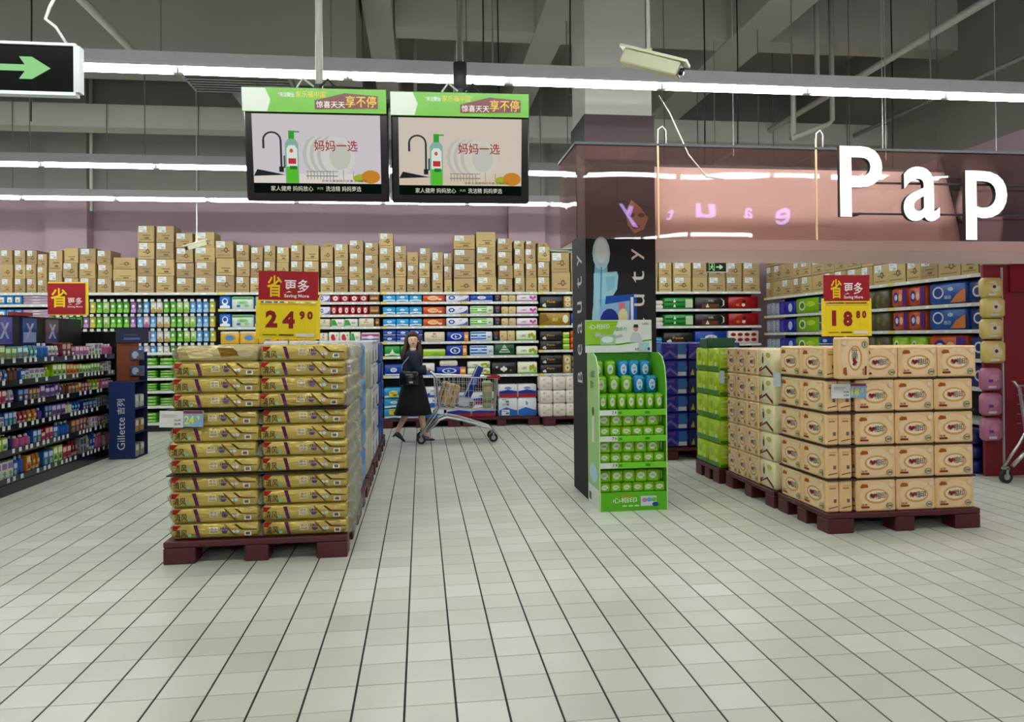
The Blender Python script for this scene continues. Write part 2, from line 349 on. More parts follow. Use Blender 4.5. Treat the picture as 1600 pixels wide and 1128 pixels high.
# ------------------------------------------------------------------ pillar with beauty cladding
pil = structure('pillar', bx((1.47, 6.46, 0), (2.08, 7.02, ZC)), 'beam_paint', 'square concrete pillar clad in black boards')
m = MB(); m.box((1.455, 6.44, 0), (2.095, 6.459, 3.42), '0E0D0F'); m.box((1.455, 6.459, 0), (1.469, 7.03, 3.42), '0E0D0F'); m.box((2.081, 6.459, 0), (2.095, 7.03, 3.42), '0E0D0F'); m.box((1.469, 7.021, 0), (2.081, 7.03, 3.42), '0E0D0F')
part('cladding', m, 'card', pil)
W_, HH = .64, 3.42
zf = lambda z: z/HH
sp = [('r', 0, zf(3.02), 1, zf(3.42), '4A3C3E'),
      ('p', [(.42,zf(2.34)),(.95,zf(2.34)),(.9,zf(2.62)),(.72,zf(2.72)),(.5,zf(2.62))], '241A1C'),
      ('p', [(.58,zf(2.56)),(.66,zf(2.66)),(.78,zf(2.60)),(.9,zf(2.5)),(.84,zf(2.40)),(.7,zf(2.36)),(.6,zf(2.44))], 'C89A86'),
      ('e', .66, zf(2.525), .05, .006, '5A3A34'), ('e', .8, zf(2.525), .05, .006, '5A3A34'), ('e', .72, zf(2.42), .06, .006, '8C4440'),
      # tooth brush
      ('p', [(.13,zf(1.3)),(.2,zf(1.3)),(.25,zf(1.6)),(.29,zf(1.8)),(.31,zf(2.0)),(.29,zf(2.25)),(.15,zf(2.25)),(.12,zf(2.0)),(.1,zf(1.75))], '9CD3EA'),
      ('e', .22, zf(2.18), .125, zf(.15), 'C6E6F2'), ('e', .22, zf(2.2), .085, zf(.11), 'E4F2F6'), ('p', [(.11,zf(2.0)),(.44,zf(2.02)),(.46,zf(1.98)),(.44,zf(1.86)),(.38,zf(1.8)),(.28,zf(1.78)),(.11,zf(1.76))], 'B4E0F0'), ('p', [(.28,zf(1.97)),(.42,zf(1.98)),(.4,zf(1.87)),(.3,zf(1.84))], '9CD0E6'),
      ('e', .15, zf(1.58), .07, zf(.2), 'B4DCEC'), ('p', [(.18,zf(1.45)),(.2,zf(1.45)),(.23,zf(2.06)),(.21,zf(2.06))], '6AB0DA'),
      # blue pack picture
      ('p', [(.2,zf(1.4)),(.72,zf(1.4)),(.72,zf(1.82)),(.28,zf(1.80))], '2C56B0'), ('p', [(.16,zf(1.4)),(.6,zf(1.4)),(.62,zf(1.76)),(.2,zf(1.72))], '9DC4E8'),
      ('e', .33, zf(1.56), .14, zf(.13), '16308E'), ('t','护舒宝', .2, zf(1.42), zf(.09), 'E8F0F8', .24), ('r', .46, zf(1.42), .55, zf(1.74), 'D98C98'), ('e', .52, zf(1.62), .07, zf(.07), 'EDE4B0'), ('r', .63, zf(1.42), .67, zf(1.79), 'E8F0F8')]
for ch, z in (('y', 2.12), ('t', 1.92), ('u', 1.71), ('a', 1.50), ('e', 1.30), ('B', 1.08)):
    sp.append(('T', ch, .83, zf(z), .15 if ch in 'uae' else .18, 'E8DCD8', .03))
m = MB(); m.prn((1.455, 6.44, 0), (1,0,0), (0,0,1), W_, HH, sp); part('poster_print', m, 'card', pil)
# letters T use h as a fraction of the height: rescale to metres along the board
m = MB(); s2 = []
for ch, z in (('y', 2.10), ('t', 1.89), ('u', 1.66), ('a', 1.47), ('e', 1.27), ('B', 1.02)):
    s2.append(('T', ch, .72, zf(z), .34, 'CFC6C6', .03))
m.prn((1.455, 7.03, 0), (0,-1,0), (0,0,1), .59, HH, s2); part('side_lettering', m, 'card', pil)

# ------------------------------------------------------------------ illuminated acrylic sign box
sg = thing('sign_box', 'long translucent pink acrylic sign box running past the pillar', 'sign', loc=(1.26, 5.9, 2.24))
part('front_panel', bx((0, 0, 0), (5.75, .012, .765)), 'acrylic', sg)
part('end_panel', bx((0, .013, -.0), (.012, .72, .765)), 'acrylic_end', sg)
part('rear_panel', bx((.85, .72, 0), (5.75, .732, .765), 'F6DCD6'), 'paint', sg)
part('lower_lip', bx((.85, .733, -.12), (5.75, .75, .1), 'E6D6CC'), 'paint', sg)
m = MB(); m.box((-.01,-.012,.765),(5.75,.02,.785),'2B2D30'); m.box((-.01,.021,.765),(.02,.74,.785),'2B2D30'); m.box((.85,.71,.765),(5.75,.74,.785),'2B2D30'); part('top_frame', m, 'paint', sg)
for x in (.68, 2.06):
    part('corner_strip', bx((x, -.012, .0), (x+.014, -.001, .80 if x < 1 else .86), 'E2B48C'), 'paint', sg)
    m = MB(); m.tube([(x+.007, -.01, .78), (x+.01, -.01, .9), (x+.05, 0, .93), (x+.085, .02, .9), (x+.09, .03, .79)], .006, 5, 'E8E8E4'); part('cable', m, 'paint', sg, True)
m = MB(); m.tube([(.72, .05, 1.2), (.8, .02, 1.05), (.95, -.004, .7), (1.1, -.01, .52), (1.25, -.01, .5)], .006, 5, 'D8D4D0'); part('power_lead', m, 'paint', sg, True)
for x in (1.5, 2.68, 2.95, 4.05): 
    m = MB(); m.cyl((x, .36 if x != 2.68 else 0, .78), (x, .36 if x != 2.68 else 0, ZC-2.245), .004, n=4, col='9A9A98'); part('suspension_wire', m, 'paint', sg)
ls = thing('sign_lettering', 'glowing white letters standing off the pink sign box', 'sign', loc=(3.45, 5.74, 2.24))
for ch, x, z, h, w in (('P', 0, .175, .585, .375), ('a', .565, .145, .455, .325), ('p', 1.13, -.01, .585, .385)):
    vv, ff, w0 = text_geo(ch, .012, 5)
    mb = MB(); n = len(vv); pts = [(x+vx/w0*w, 0, z+vy*h) for vx, vy in vv]; back = [(a, .04, c) for a, b, c in pts]
    mb.geo(pts, ff, 'FFFFFF', 0); mb.geo(back, [f[::-1] for f in ff], '202022', 1)
    ec = {}
    for f in ff:
        for i in range(len(f)): ec.setdefault(frozenset((f[i], f[(i+1) % len(f)])), []).append((f[i], f[(i+1) % len(f)]))
    for k, q in ec.items():
        if len(q) == 1: a, b = q[0]; mb.face([pts[a], back[a], back[b], pts[b]], '202022', 1)
    part('letter', mb, ['letter', 'paint'], ls)
for z in (.2, .46): part('mounting_rail', bx((-.06+.1, .041, z), (2.3, .06, z+.014), '151516'), 'paint', ls)
for x in (.2, 1.3): part('stand_off', bx((x, .0601, .2), (x+.02, .159, .22), '151516'), 'paint', ls)
# the neighbouring lit sign across the hall, mirrored in the acrylic
nb = thing('neighbour_sign', 'lavender lit lettering of the opposite department', 'sign', loc=(6.05, 1.5, 3.1))
for i, (ch, hh) in enumerate(zip('Beauty', (.3, .22, .22, .3, .22, .3))):
    bs = MB(); vv, ff, w0 = text_geo(ch, .02); z0 = -.09 if ch == 'y' else 0
    bs.geo([(-i*.6-x*hh, 0, z0+y*hh) for x, y in vv], ff, 'FFFFFF'); part('letter', bs, 'lavender', nb)
m = MB(); m.box((-3.3, -.06, -.05), (.1, -.03, -.03), '202022'); m.box((-3.3, -.06, .25), (.1, -.03, .27), '202022')
for x in (-3.2, 0): m.box((x-.01, -.06, .27), (x+.01, -.04, ZC-3.1), '202022')
part('mounting_rail', m, 'paint', nb)

# ------------------------------------------------------------------ hanging screens
def screen_spec(warm):
    bg = 'D9CDBE' if warm else 'D6CFD6'; bg2 = 'C4B29C' if warm else 'C6BFC8'; pl = 'DAD3C4' if warm else 'D9D8D2'
    s = [('r',0,0,1,1,bg), ('r',0,0,1,.14,'E4DED6' if not warm else 'DCCBB4'), ('p',[(0,.1),(.25,.12),(.03,.2)],'2A2A2C')]
    arc = [(.15+.075*math.cos(a), .62+.13*math.sin(a)) for a in [math.pi*i/8 for i in range(9)]]
    outer = [(.155,.2)]+[(.155+0, .62)]
    for i in range(8):
        a0, a1 = arc[i], arc[i+1]
        s.append(('p', [(.15+(a0[0]-.15)*.8, .62+(a0[1]-.62)*.8), a0, a1, (.15+(a1[0]-.15)*.8, .62+(a1[1]-.62)*.8)], '3A3A40'))
    s += [('r',.21,.16,.226,.62,'3A3A40'), ('r',.075,.5,.092,.62,'3A3A40'), ('r',.2,.16,.236,.24,'2C2C30'), ('r',.236,.22,.26,.4,'55555C')]
    for i in range(6): s.append(('e', .49+i*.028, .42, .105, .27, pl if i % 2 else 'C3C2BA'))
    s += [('e', .68, .4, .12, .28, pl), ('e', .68, .4, .085, .2, 'CBCABF')]
    for i in range(9): s.append(('r', .42+i*.025, .06, .425+i*.025, .18, '8A8A88'))
    s += [('r',.41,.1,.66,.115,'8A8A88'), ('r',.41,.17,.66,.18,'8A8A88'), ('r',.7,.06,.706,.2,'A0A09A'), ('r',.78,.06,.786,.18,'A0A09A')]
    s += [('p',[(.25,0),(.355,0),(.355,.58),(.33,.64),(.275,.64),(.25,.58)],'8CB8A6'), ('p',[(.262,.02),(.345,.02),(.345,.5),(.325,.55),(.28,.55),(.262,.5)],'E4ECE6'), ('r',.258,0,.35,.24,'5CC436'),
          ('r',.28,.64,.325,.76,'3FA43A'), ('r',.29,.735,.365,.755,'3FA43A'), ('e',.3,.47,.014,.03,'D8602A'), ('r',.275,.28,.335,.36,'C83A3A'), ('r',.285,.2,.34,.25,'2E7A34')]
    s += [('e',.84,.08,.06,.06,'A9B63A'), ('e',.92,.1,.075,.1,'D08A2C')]
    s += [('t','妈妈一选',.48,.47,.16,'A01028',.34), ('t','含有五重植物的多重洁净配方',.53,.02,.035,'3A4A34',.36)]
    return s
def screen(x, label, warm, pole_mat, pole_w):
    t = thing('tv_screen', label, 'screen', loc=(x, 4.9, 2.67), rot=(math.radians(8), 0, math.radians(-1.5)))
    w, h = .91, .665
    m = MB(); m.rbox((-w/2, 0, -h/2), (w/2, .09, .30), .008, '08090B'); m.box((-w/2+.02, -.008, -h/2), (w/2-.02, 0, -h/2+.05), '0C0D10'); part('bezel', m, 'gloss', t)
    m = MB(); m.prn((-w/2+.048, -.001, -.218), (1,0,0), (0,0,1), w-.1, .435, [(*q[:1], *q[1:]) for q in screen_spec(warm)], step=.0002); part('picture_print', m, 'screen', t)
    m = MB(); m.prn((-w/2+.048, -.001, -.285), (1,0,0), (0,0,1), w-.1, .066, [('r',0,0,1,1,'0B120C'), ('t','家人健康 妈妈放心',.13,.25,.5,'D8DCC8',.33), ('t','天然',.49,.4,.25,'A0A898',.05), ('t','洗洁精 妈妈壹选',.56,.25,.5,'D8DCC8',.28)]); part('caption_print', m, 'screen', t)
    m = MB(); m.box((-.03, -.003, -.312), (.03, 0, -.307), '8A8C90'); m.box((w/2-.13, -.003, -.315), (w/2-.06, 0, -.303), 'B8BAB8'); part('badge', m, 'paint', t)
    m = MB(); m.box((-w/2, -.03, .225), (w/2-.008, -.022, .375), '6CB82C'); part('banner', m, 'gloss', t)
    m = MB(); m.prn((-w/2, -.03, .225), (1,0,0), (0,0,1), w-.008, .15, [('p',[(0,.02),(.17,.02),(.195,.5),(.16,.98),(0,.98)],'DCE4D8'),
        ('t','"关注微信',.25,.62,.2,'DDE8D0',.11), ('t','家乐福中国"',.37,.62,.26,'E8D23A',.22), ('p',[(.5,.14),(.94,.2),(.94,.72),(.71,.82),(.5,.5)],'6E2A22'), ('t','惊喜天天',.51,.2,.28,'F2E4E4',.2), ('t','享不停',.715,.24,.48,'F2C23A',.215)]); part('banner_print', m, 'gloss', t)
    m = MB(); m.box((-.16, .09, -.1), (.16, .13, .2), '2A2A2C'); m.box((-.03, .06, .2), (.03, .12, .42), '1A1A1C')
    for q in (-1, 1): m.tube([(q*.02, .05, .4), (q*.08, .0, .44), (q*.12, .02, .39), (q*.1, .05, .31)], .008, 5, '30302E' if q > 0 else 'D0D0CC')
    part('bracket', m, 'paint', t)
    p = MB(); p.cyl((0, .09, .38), (0, .09+.0, ZC-2.68), pole_w, n=10, col='C8C8C2' if pole_mat == 'w' else '55564E')
    if pole_mat != 'w': p.rbox((-.045, .04, .43), (.045, .13, .62), .01, '151517')
    o = part('ceiling_pole', p, 'paint', t, True); o.rotation_euler = (math.radians(-8), 0, 0)
    return t
screen(-.655, 'hanging television on a white pole showing a cool white kitchen advert', False, 'w', .024)
screen(.272, 'hanging television on a dark pole showing a warm toned kitchen advert', True, 'd', .022)
thing('bracket_bar', 'black steel bar joining the two hanging televisions', 'bracket', bx((-.25, 4.97, 2.98), (-.13, 5.0, 3.03), '121214').mesh('bracket_bar', 'paint'))

# ------------------------------------------------------------------ exit signs, cameras
def exit_sign(loc, w, h, label, wire):
    t = thing('exit_sign', label, 'sign', loc=loc)
    part('panel', bx((0, 0, 0), (w, .03, h), '070908'), 'gloss', t)
    e = .02*h/.27
    m = MB(); m.box((-.005,-.01,-e),(w+.01,.04,-.0005),'DDE2E0'); m.box((-.005,-.01,h+.0005),(w+.01,.04,h+e*.8),'C9CECC'); m.box((w+.0005,-.01,0),(w+.03,.04,h),'C4C8C8'); part('frame', m, 'paint', t)
    G = 'A8F0A0'; a = h/w
    q = [('r',.1,.12,.125,.95,G),('r',.1,.9,.4,.95,G),('r',.375,.12,.4,.95,G),('r',.3,.12,.4,.2,G),('e',.27,.78,.035,.035/a*1.0,G),
         ('p',[(.2,.62),(.27,.7),(.31,.62),(.27,.42),(.22,.45)],G),('p',[(.29,.66),(.36,.5),(.345,.46),(.28,.58)],G),('p',[(.21,.62),(.15,.5),(.17,.46),(.23,.55)],G),('p',[(.25,.45),(.33,.32),(.35,.14),(.32,.14),(.3,.28),(.22,.4)],G),('p',[(.23,.46),(.2,.28),(.13,.22),(.13,.28),(.18,.33),(.21,.44)],G),
         ('p',[(.46,.43),(.66,.43),(.62,.26),(.71,.26),(.84,.5),(.71,.74),(.62,.74),(.66,.57),(.46,.57)],G)]
    m = MB(); m.prn((0, 0, 0), (1,0,0), (0,0,1), w, h, q); part('pictogram_print', m, 'glow_sign', t)
    if wire:
        m = MB(); m.tube([(w-.03, .01, h), (w-.09, .01, h+.1), (w-.14, .01, h+.14), (w-.12, .01, h+.2), (w-.09, .01, h+.26)], .008, 6, 'C8C8C4'); part('cable', m, 'paint', t, True)
        m = MB(); m.tube([(w-.09, .01, h+.24), (w-.09, .01, h+.5), (w-.09, .01, ZC-loc[2])], .016, 6, '111112'); part('hanger', m, 'paint', t, True)
    else:
        m = MB(); m.cyl((w*.5, .01, h), (w*.5, .01, ZC-loc[2]), .006, n=5, col='8A8A88'); part('hanger', m, 'paint', t)
    return t
exit_sign((-2.42, 4.0, 2.705), .68, .235, 'large black exit sign with white frame and green arrow', True)
exit_sign((3.6, 9.0, 2.25), .25, .115, 'small black exit sign hanging before the wall cartons', False)
def cctv(loc, rz, tilt, k, label, up):
    t = thing('security_camera', label, 'camera', loc=loc)
    r = (math.radians(tilt), 0, math.radians(rz))
    m = MB(); m.rbox((-.05*k, -.2*k, -.05*k), (.05*k, .17*k, .035*k), .008*k, 'B9B89A'); m.box((-.06*k, -.235*k, .036*k), (.06*k, .2*k, .052*k), 'C8C7AC'); m.box((-.045*k,-.205*k,-.04*k),(.045*k,-.2005*k,.02*k),'6A6A5C'); part('housing', m, 'paint', t, False, (0,0,0), r)
    m = MB(); m.cyl((0, -.2*k, -.01*k), (0, -.225*k, -.01*k), .022*k, n=10, col='101012'); part('lens', m, 'gloss', t, True, (0,0,0), r)
    m = MB(); m.cyl((.0, .02*k, .05*k), (0, .02*k, up), .011*k, n=8, col='B8BAB8'); m.rbox((-.02*k,0,.05*k),(.02*k,.05*k,.09*k),.005,'C0BE9E'); part('ceiling_stem', m, 'paint', t)
cctv((1.47, 4.6, 3.2), 60, 22, 1.05, 'beige box security camera hanging by the pillar', ZC-3.2)
cctv((-3.16, 11.0, 2.8), -45, 20, .8, 'small white security camera hanging before the stacked cartons', ZC-2.8)

# ------------------------------------------------------------------ price signs
def save_sign(loc, w, price, label, rz=0., drop=.1, tilt=0., red_only=False):
    """red header card over a yellow price frame, bottom edge of the frame at loc"""
    t = thing('price_sign', label, 'sign', loc=loc, rot=(0, math.radians(tilt), math.radians(rz)))
    zr = 0 if red_only else .27
    hr = .36 if red_only else .2
    m = MB(); m.prn((-w/2, 0, zr), (1,0,0), (0,0,1), w, hr, [])
    part('header_card', bx((-w/2, 0, zr), (w/2, .008, zr+hr), 'A31822'), 'card', t)
    m = MB()
    if red_only: sp = [('b','省',.08,.22,.62,'F2D21E',.44), ('b','更多',.53,.3,.24,'F4E4E4',.4), ('t','Saving More',.53,.2,.07,'F4E4E4',.4)]
    else: sp = [('b','省',.14,.1,.74,'F2C81E',.25), ('b','更多',.43,.26,.46,'F4E8E8',.42), ('t','Saving More',.43,.06,.15,'F4E8E8',.42)]
    m.prn((-w/2, 0, zr), (1,0,0), (0,0,1), w, hr, sp); part('header_print', m, 'card', t)
    if red_only:
        m = MB(); m.box((-w/2-.0, .009, -.015), (w/2+.03, .02, hr+.015), 'E0C81E'); part('backing', m, 'paint', t)
    else:
        m = MB(); e = .03; W2 = w+.03
        m.box((-W2/2, .002, .0), (-W2/2+e, .016, .29), 'E8CC10'); m.box((W2/2-e, .002, .0), (W2/2, .016, .29), 'E8CC10'); m.box((-W2/2+e, .002, 0), (W2/2-e, .016, e*.7), 'E8CC10'); m.box((-W2/2+e, .002, .29-e), (W2/2-e, .016, .29), 'E8CC10')
        part('frame', m, 'paint', t)
        part('price_card', bx((-w/2+.012, -.001, .012), (w/2-.01, .0015, .25), 'F2D80A'), 'card', t)
        a, b, c = price
        m = MB(); m.prn((-w/2+.012, -.001, .012), (1,0,0), (0,0,1), w-.022, .238, [('r',0,.93,1,1,'E8B818'), ('b',a,.1 if a != '1' else .14,.28,.5,'8E1420',.21 if a != '1' else .1), ('b',b,.4,.26,.5,'8E1420',.22), ('b',c[0],.7,.52,.25,'8E1420',.1), ('b',c[1],.84,.52,.25,'8E1420',.1), ('r',.79,.14,.793,.85,'C8A808'), ('r',.05,.06,.3,.085,'6A5A10'), ('r',.34,.05,.6,.09,'3A3410'), ('r',.64,.02,.97,.12,'E4E4DC')])
        part('price_print', m, 'card', t)
    p = MB(); p.cyl((0, .03, -drop+.0005), (0, .03, zr+.05), .008, n=6, col='C8B020'); part('stem', p, 'paint', t)
    return t

# ------------------------------------------------------------------ pallets
def pallet(x0, y0, w, d, label):
    t = thing('pallet', label, 'pallet', loc=(x0, y0, 0))
    m = MB(); m.rbox((0,0,.105),(w,d,.145),.006,'4A1219'); part('deck', m, 'pallet', t)
    nx, ny = 3, 3
    fx = [(0, .2), (w/2-.075, w/2+.075), (w-.2, w)]; fy = [(0, min(.16, d*.3)), (d/2-.07, d/2+.07), (d-min(.16, d*.3), d)]
    for a, b in fx:
        for c, e in fy:
            m = MB(); m.rbox((a, c, 0), (b, e, .104), .006, '4A1219'); part('block', m, 'pallet', t)
    return t

# ------------------------------------------------------------------ packs
KIND = {}
_pk = {}
def pack_me(kind, w, d, h):
    key = (kind, round(w, 3), round(d, 3), round(h, 3))
    if key not in _pk:
        col, fin, r, spec, sides = KIND[kind][:5]
        m = MB(); m.rbox((-w/2, -d/2, 0), (w/2, d/2, h), r, col); a = m.mesh('pack', fin, r > .012)
        m = MB(); i = r*.55; m.prn((-w/2+i, -d/2, i), (1,0,0), (0,0,1), w-2*i, h-2*i, spec)
        ends = []
        if sides:
            for o_, u_ in (((-w/2, d/2-i, i), (0,-1,0)), ((w/2, -d/2+i, i), (0,1,0))):
                e = MB(); e.prn(o_, u_, (0,0,1), d-2*i, h-2*i, sides); ends.append(e.mesh('end_print', fin))
        _pk[key] = (a, m.mesh('print', fin) if m.f else None, ends)
    return _pk[key]
def put(kind, w, d, h, loc, rz, name, label, cat, group, rot=None):
    a, b, ends = pack_me(kind, w, d, h)
    o = thing(name, label, cat, a, loc, rz, group, rot)
    if b: ob('print', b, o)
    for e in ends: ob('end_print', e, o)
    return o
def kd(key, col, spec, desc, fin='film', r=.014, sides=(), name='tissue_pack', cat='tissue pack'):
    KIND[key] = (col, fin, r, list(spec), list(sides), desc, name, cat)

# ------------------------------------------------------------------ gold tissue stack
DB = '4A3018'
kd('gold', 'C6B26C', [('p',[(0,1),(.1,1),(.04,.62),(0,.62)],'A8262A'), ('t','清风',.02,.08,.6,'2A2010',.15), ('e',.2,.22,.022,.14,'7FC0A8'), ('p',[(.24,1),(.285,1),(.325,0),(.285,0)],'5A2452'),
    ('r',.43,.3,.53,.82,'E6DCC0'), ('t','原木',.44,.57,.2,'8A6A28',.08), ('t','纯品',.44,.34,.2,'8A6A28',.08), ('t','1800',.56,.55,.24,'4A3A7A',.1), ('p',[(.57,.5),(.65,.5),(.63,.28),(.59,.28)],'5A4A80'),
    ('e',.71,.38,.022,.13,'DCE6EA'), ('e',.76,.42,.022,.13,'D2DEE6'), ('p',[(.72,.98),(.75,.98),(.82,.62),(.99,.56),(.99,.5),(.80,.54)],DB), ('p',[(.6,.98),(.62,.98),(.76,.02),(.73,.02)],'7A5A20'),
    ('t','清风',.86,.74,.16,'E8DCB8',.08), ('r',.845,.08,.925,.42,'E8E4D8'), ('r',.86,.14,.91,.36,'6A6460')], 'gold foil tissue pack', 'foil', .018)
kd('goldback', 'C4B486', [('p',[(.1,.9),(.4,.8),(.45,.2),(.15,.1)],'D8C89A'), ('p',[(.5,.95),(.7,.9),(.8,.3),(.55,.2)],'8A6A34'), ('e',.85,.5,.1,.3,'CDBF98')], 'gold tissue pack', 'foil', .02)
gp = pallet(-1.655, 5.0, 1.16, 1.0, 'dark red plastic pallet under the gold tissue packs')
GW, GH = .553, .1035
film = MB()
random.seed(3)
for i in range(7):
    y = -.1+i*.028; film.face([(0, y, .004+random.random()*.02), (.02+random.random()*.03, y+.01, .02), (.012+random.random()*.03, y+.018, .06+random.random()*.02), (0, y+.028, .09), (0, y+.018, .05)], 'D8D8D0')
film.face([(0,-.11,.01),(.055,-.09,.0),(.06,-.02,.05),(.03,.02,.1),(0,-.05,.1)], 'D8D8D0')
film_me = film.mesh('film_end', 'clear_film')
zrow = []
z = .1465
for b in range(3):
    for r in range(4): zrow.append(z); z += GH
    z += .0085
for dpt in range(4):
    for ci, xc in enumerate((-1.345, -.775)):
        if ci == 0 and dpt: continue
        for r, z in enumerate(zrow):
            back = (r == 11 and ci == 0)
            j = (random.random()-.5)*.022
            loc = (xc+j+(.02 if r > 7 and ci == 0 else 0), 5.145+dpt*.236+(random.random()-.5)*.012, z)
            if back: o = put('goldback', GW-.03, .225, GH, loc, 0, 'foil_tissue_pack', 'crumpled gold tissue pack turned backwards on the top layer', 'tissue pack', 'gold tissue packs on the pallet')
            else: o = put('gold', GW, .225, GH-.001, loc, 0, 'foil_tissue_pack', 'gold foil tissue pack, %s from the pallet, %s' % (NTH[r], ('front column with price tag', 'front column under the 24.90 sign')[ci] if not dpt else 'behind the front column'), 'tissue pack', 'gold tissue packs on the pallet')
            f = ob('film_end', film_me, o, (GW/2-.012, 0, 0))
            f = ob('film_end', film_me, o, (-GW/2+.012, 0, 0), (0, 0, math.pi))
for k, z in enumerate((zrow[4]-.008, zrow[8]-.008)):
    thing('divider_sheet', 'dark cardboard sheet between layers of gold packs', 'sheet', bx((-1.64, 5.02, z), (-.49, 5.98, z+.0065), '2A1C14').mesh('divider_sheet', 'card'), group='divider sheets in the gold stack')
save_sign((-.915, 5.27, zrow[11]+GH+.037), .4, ('2', '4', '90'), 'red and yellow price sign reading 24.90 on the gold tissue stack', 0, .036, 1.2)
def price_tag(x, y, z, price, label, tilt=0):
    t = thing('price_tag', label, 'price tag', loc=(x, y, z), rot=(0, math.radians(tilt), 0))
    part('ticket', bx((-.14, 0, -.055), (.005, .003, .05), 'DCDDDA'), 'card', t)
    part('offer_card', bx((.0055, 0, -.05), (.13, .003, .055), '8FB0CC'), 'card', t)
    m = MB(); m.prn((-.14, 0, -.055), (1,0,0), (0,0,1), .27, .11, [('r',.54,.82,.98,.98,'8A3A50'), ('t',price[0],.57,.2,.5,'E8E05A',.22), ('t',price[1],.82,.42,.28,'E8E05A',.1), ('t',price[2],.34,.36,.12,'505050',.15), ('t',price[2],.34,.14,.12,'303030',.15), ('r',.06,.7,.4,.73,'909090'), ('r',.06,.6,.34,.63,'A0A0A0')]); part('print', m, 'card', t)
price_tag(-1.53, 4.995, .935, ('24', '.9', '26.90'), 'white and blue price tag hung on the gold packs', 2)

# stacks lined up behind the gold pallet
kd('wrapbrown', '8A8272', [('r',.1,.1,.9,.9,'9A917C'), ('p',[(.1,.2),(.4,.9),(.5,.85),(.2,.1)],'C0B8A4'), ('r',.6,.1,.75,.5,'6A4A3C')], 'brownish film-wrapped tissue bale', 'soft', .03, [('r',.1,.1,.9,.9,'93897A'), ('p',[(.2,.1),(.5,.9),(.6,.8),(.35,.1)],'C8C2B2'), ('r',.62,.15,.8,.6,'6E5040')])
kd('skyside', '5E9CDA', [('e',.5,.5,.3,.2,'D8E8F8')], 'sky blue tissue bale', 'soft', .03, [('p',[(.1,.1),(.9,.1),(.8,.5),(.2,.6)],'7FB4E8'), ('e',.5,.75,.2,.1,'3C78C0')])
kd('creamside', 'D6CDB4', [('r',.2,.2,.8,.8,'C8BC9C')], 'cream tissue bale', 'soft', .03, [('p',[(.1,.05),(.3,.05),(.8,.95),(.6,.95)],'B8AC8C')])
kd('purplewhite', 'E0DCE0', [('r',.1,.1,.4,.6,'5A4A9C')], 'white tissue bale with a purple label', 'soft', .02, [('r',.08,.1,.34,.6,'5A4A9C'), ('r',.0,.9,1,1,'B8B0C0'), ('r',.42,.08,.96,.9,'ECE8E2')])
kd('bluebale', '2444A8', [('e',.5,.5,.3,.3,'D8E0F0')], 'royal blue tissue bale', 'soft', .02, [('e',.5,.5,.25,.2,'4C78D0'), ('r',0,0,1,.12,'16307C')])
def bale_stack(y0, y1, kind, rows, label, plabel, group, h=1.27, nx=2, ny=2):
    pallet(-1.655, y0, 1.16, y1-y0, plabel)
    rh, dd = h/rows, (y1-y0)/ny
    for r in range(rows):
        for i in range(nx):
            for j in range(ny):
                k = kind[j] if isinstance(kind, (list, tuple)) else kind; lb = label[j] if isinstance(label, (list, tuple)) else label
                put(k, 1.13/nx-.01, dd-.012, rh-.006, (-1.64+(i+.5)*1.13/nx+(random.random()-.5)*.01, y0+(j+.5)*dd, .1465+r*rh), 0, 'tissue_bale', lb+', %s layer' % NTH[r], 'tissue bale', group)
bale_stack(6.05, 7.0, ('wrapbrown', 'skyside'), 4, ('brownish film-wrapped tissue bale directly behind the gold packs', 'sky blue tissue bale behind the film-wrapped brown bales'), 'dark red pallet under brown and sky blue bales', 'bales behind the gold packs', 1.26)
bale_stack(7.05, 7.75, 'creamside', 3, 'cream tissue bale in the pallet row behind the sky blue bales', 'dark red pallet under the cream bales', 'cream bales', 1.2)
bale_stack(7.95, 9.0, 'purplewhite', 5, 'white tissue bale with purple label on the aisle pallet', 'dark red pallet under the purple labelled bales', 'purple labelled bales', 1.28)
bale_stack(9.1, 10.2, 'bluebale', 5, 'royal blue tissue bale on the pallet beside the shopper', 'dark red pallet under the royal blue bales', 'royal blue bales', 1.25)

# ------------------------------------------------------------------ beige tissue stack
def heart(cx, cy, r, a, col):
    pts = []
    for i in range(16):
        t = 2*math.pi*i/16; pts.append((cx+r*a*16*math.sin(t)**3/17, cy+r*(13*math.cos(t)-5*math.cos(2*t)-2*math.cos(3*t)-math.cos(4*t))/17))
    return ('p', pts[::-1], col)
BG = [('e',.5,.5,.44,.46,'F8DCB4'), ('e',.5,.48,.32,.25,'E4AE74'), ('e',.5,.49,.27,.19,'FBEBCC'), ('p',[(.06,.8),(.12,.9),(.26,.88),(.28,.78),(.1,.76)],'A8602C'), heart(.4,.5,.11,.8,'9C1426'), ('t','心',.3,.42,.17,'4A2A1C',.09), ('t','相印',.46,.39,.22,'2A1A18',.28),
      ('r',.08,.1,.3,.16,'8C3020'), ('t','丝享',.09,.18,.07,'7A4A30',.16), ('e',.83,.16,.09,.1,'8E8A6C'), ('e',.83,.16,.065,.075,'D8CFA8'), ('r',.78,.13,.89,.19,'7A7A60'), ('e',.88,.86,.06,.08,'F2DEC4')]
BS = [('r',.2,.75,.75,.8,'B08060'), ('r',.55,.3,.8,.42,'6A6070'), ('p',[(.1,.1),(.9,.16),(.9,.19),(.1,.13)],'5A4030'), ('r',.15,.85,.85,.87,'C89A70')]
kd('beige_f', 'F3CFA0', BG, 'peach printed facial tissue bundle', 'film', .011, BS)
pallet(2.9, 5.03, 1.2, .76, 'dark red plastic pallet under the peach tissue bundles')
RH = .243
rows = [.1465+r*RH for r in range(5)]
G1 = 'peach tissue bundles on the pallet'
LB1 = 'peach printed tissue bundle stacked on the pallet under the 18.80 sign'
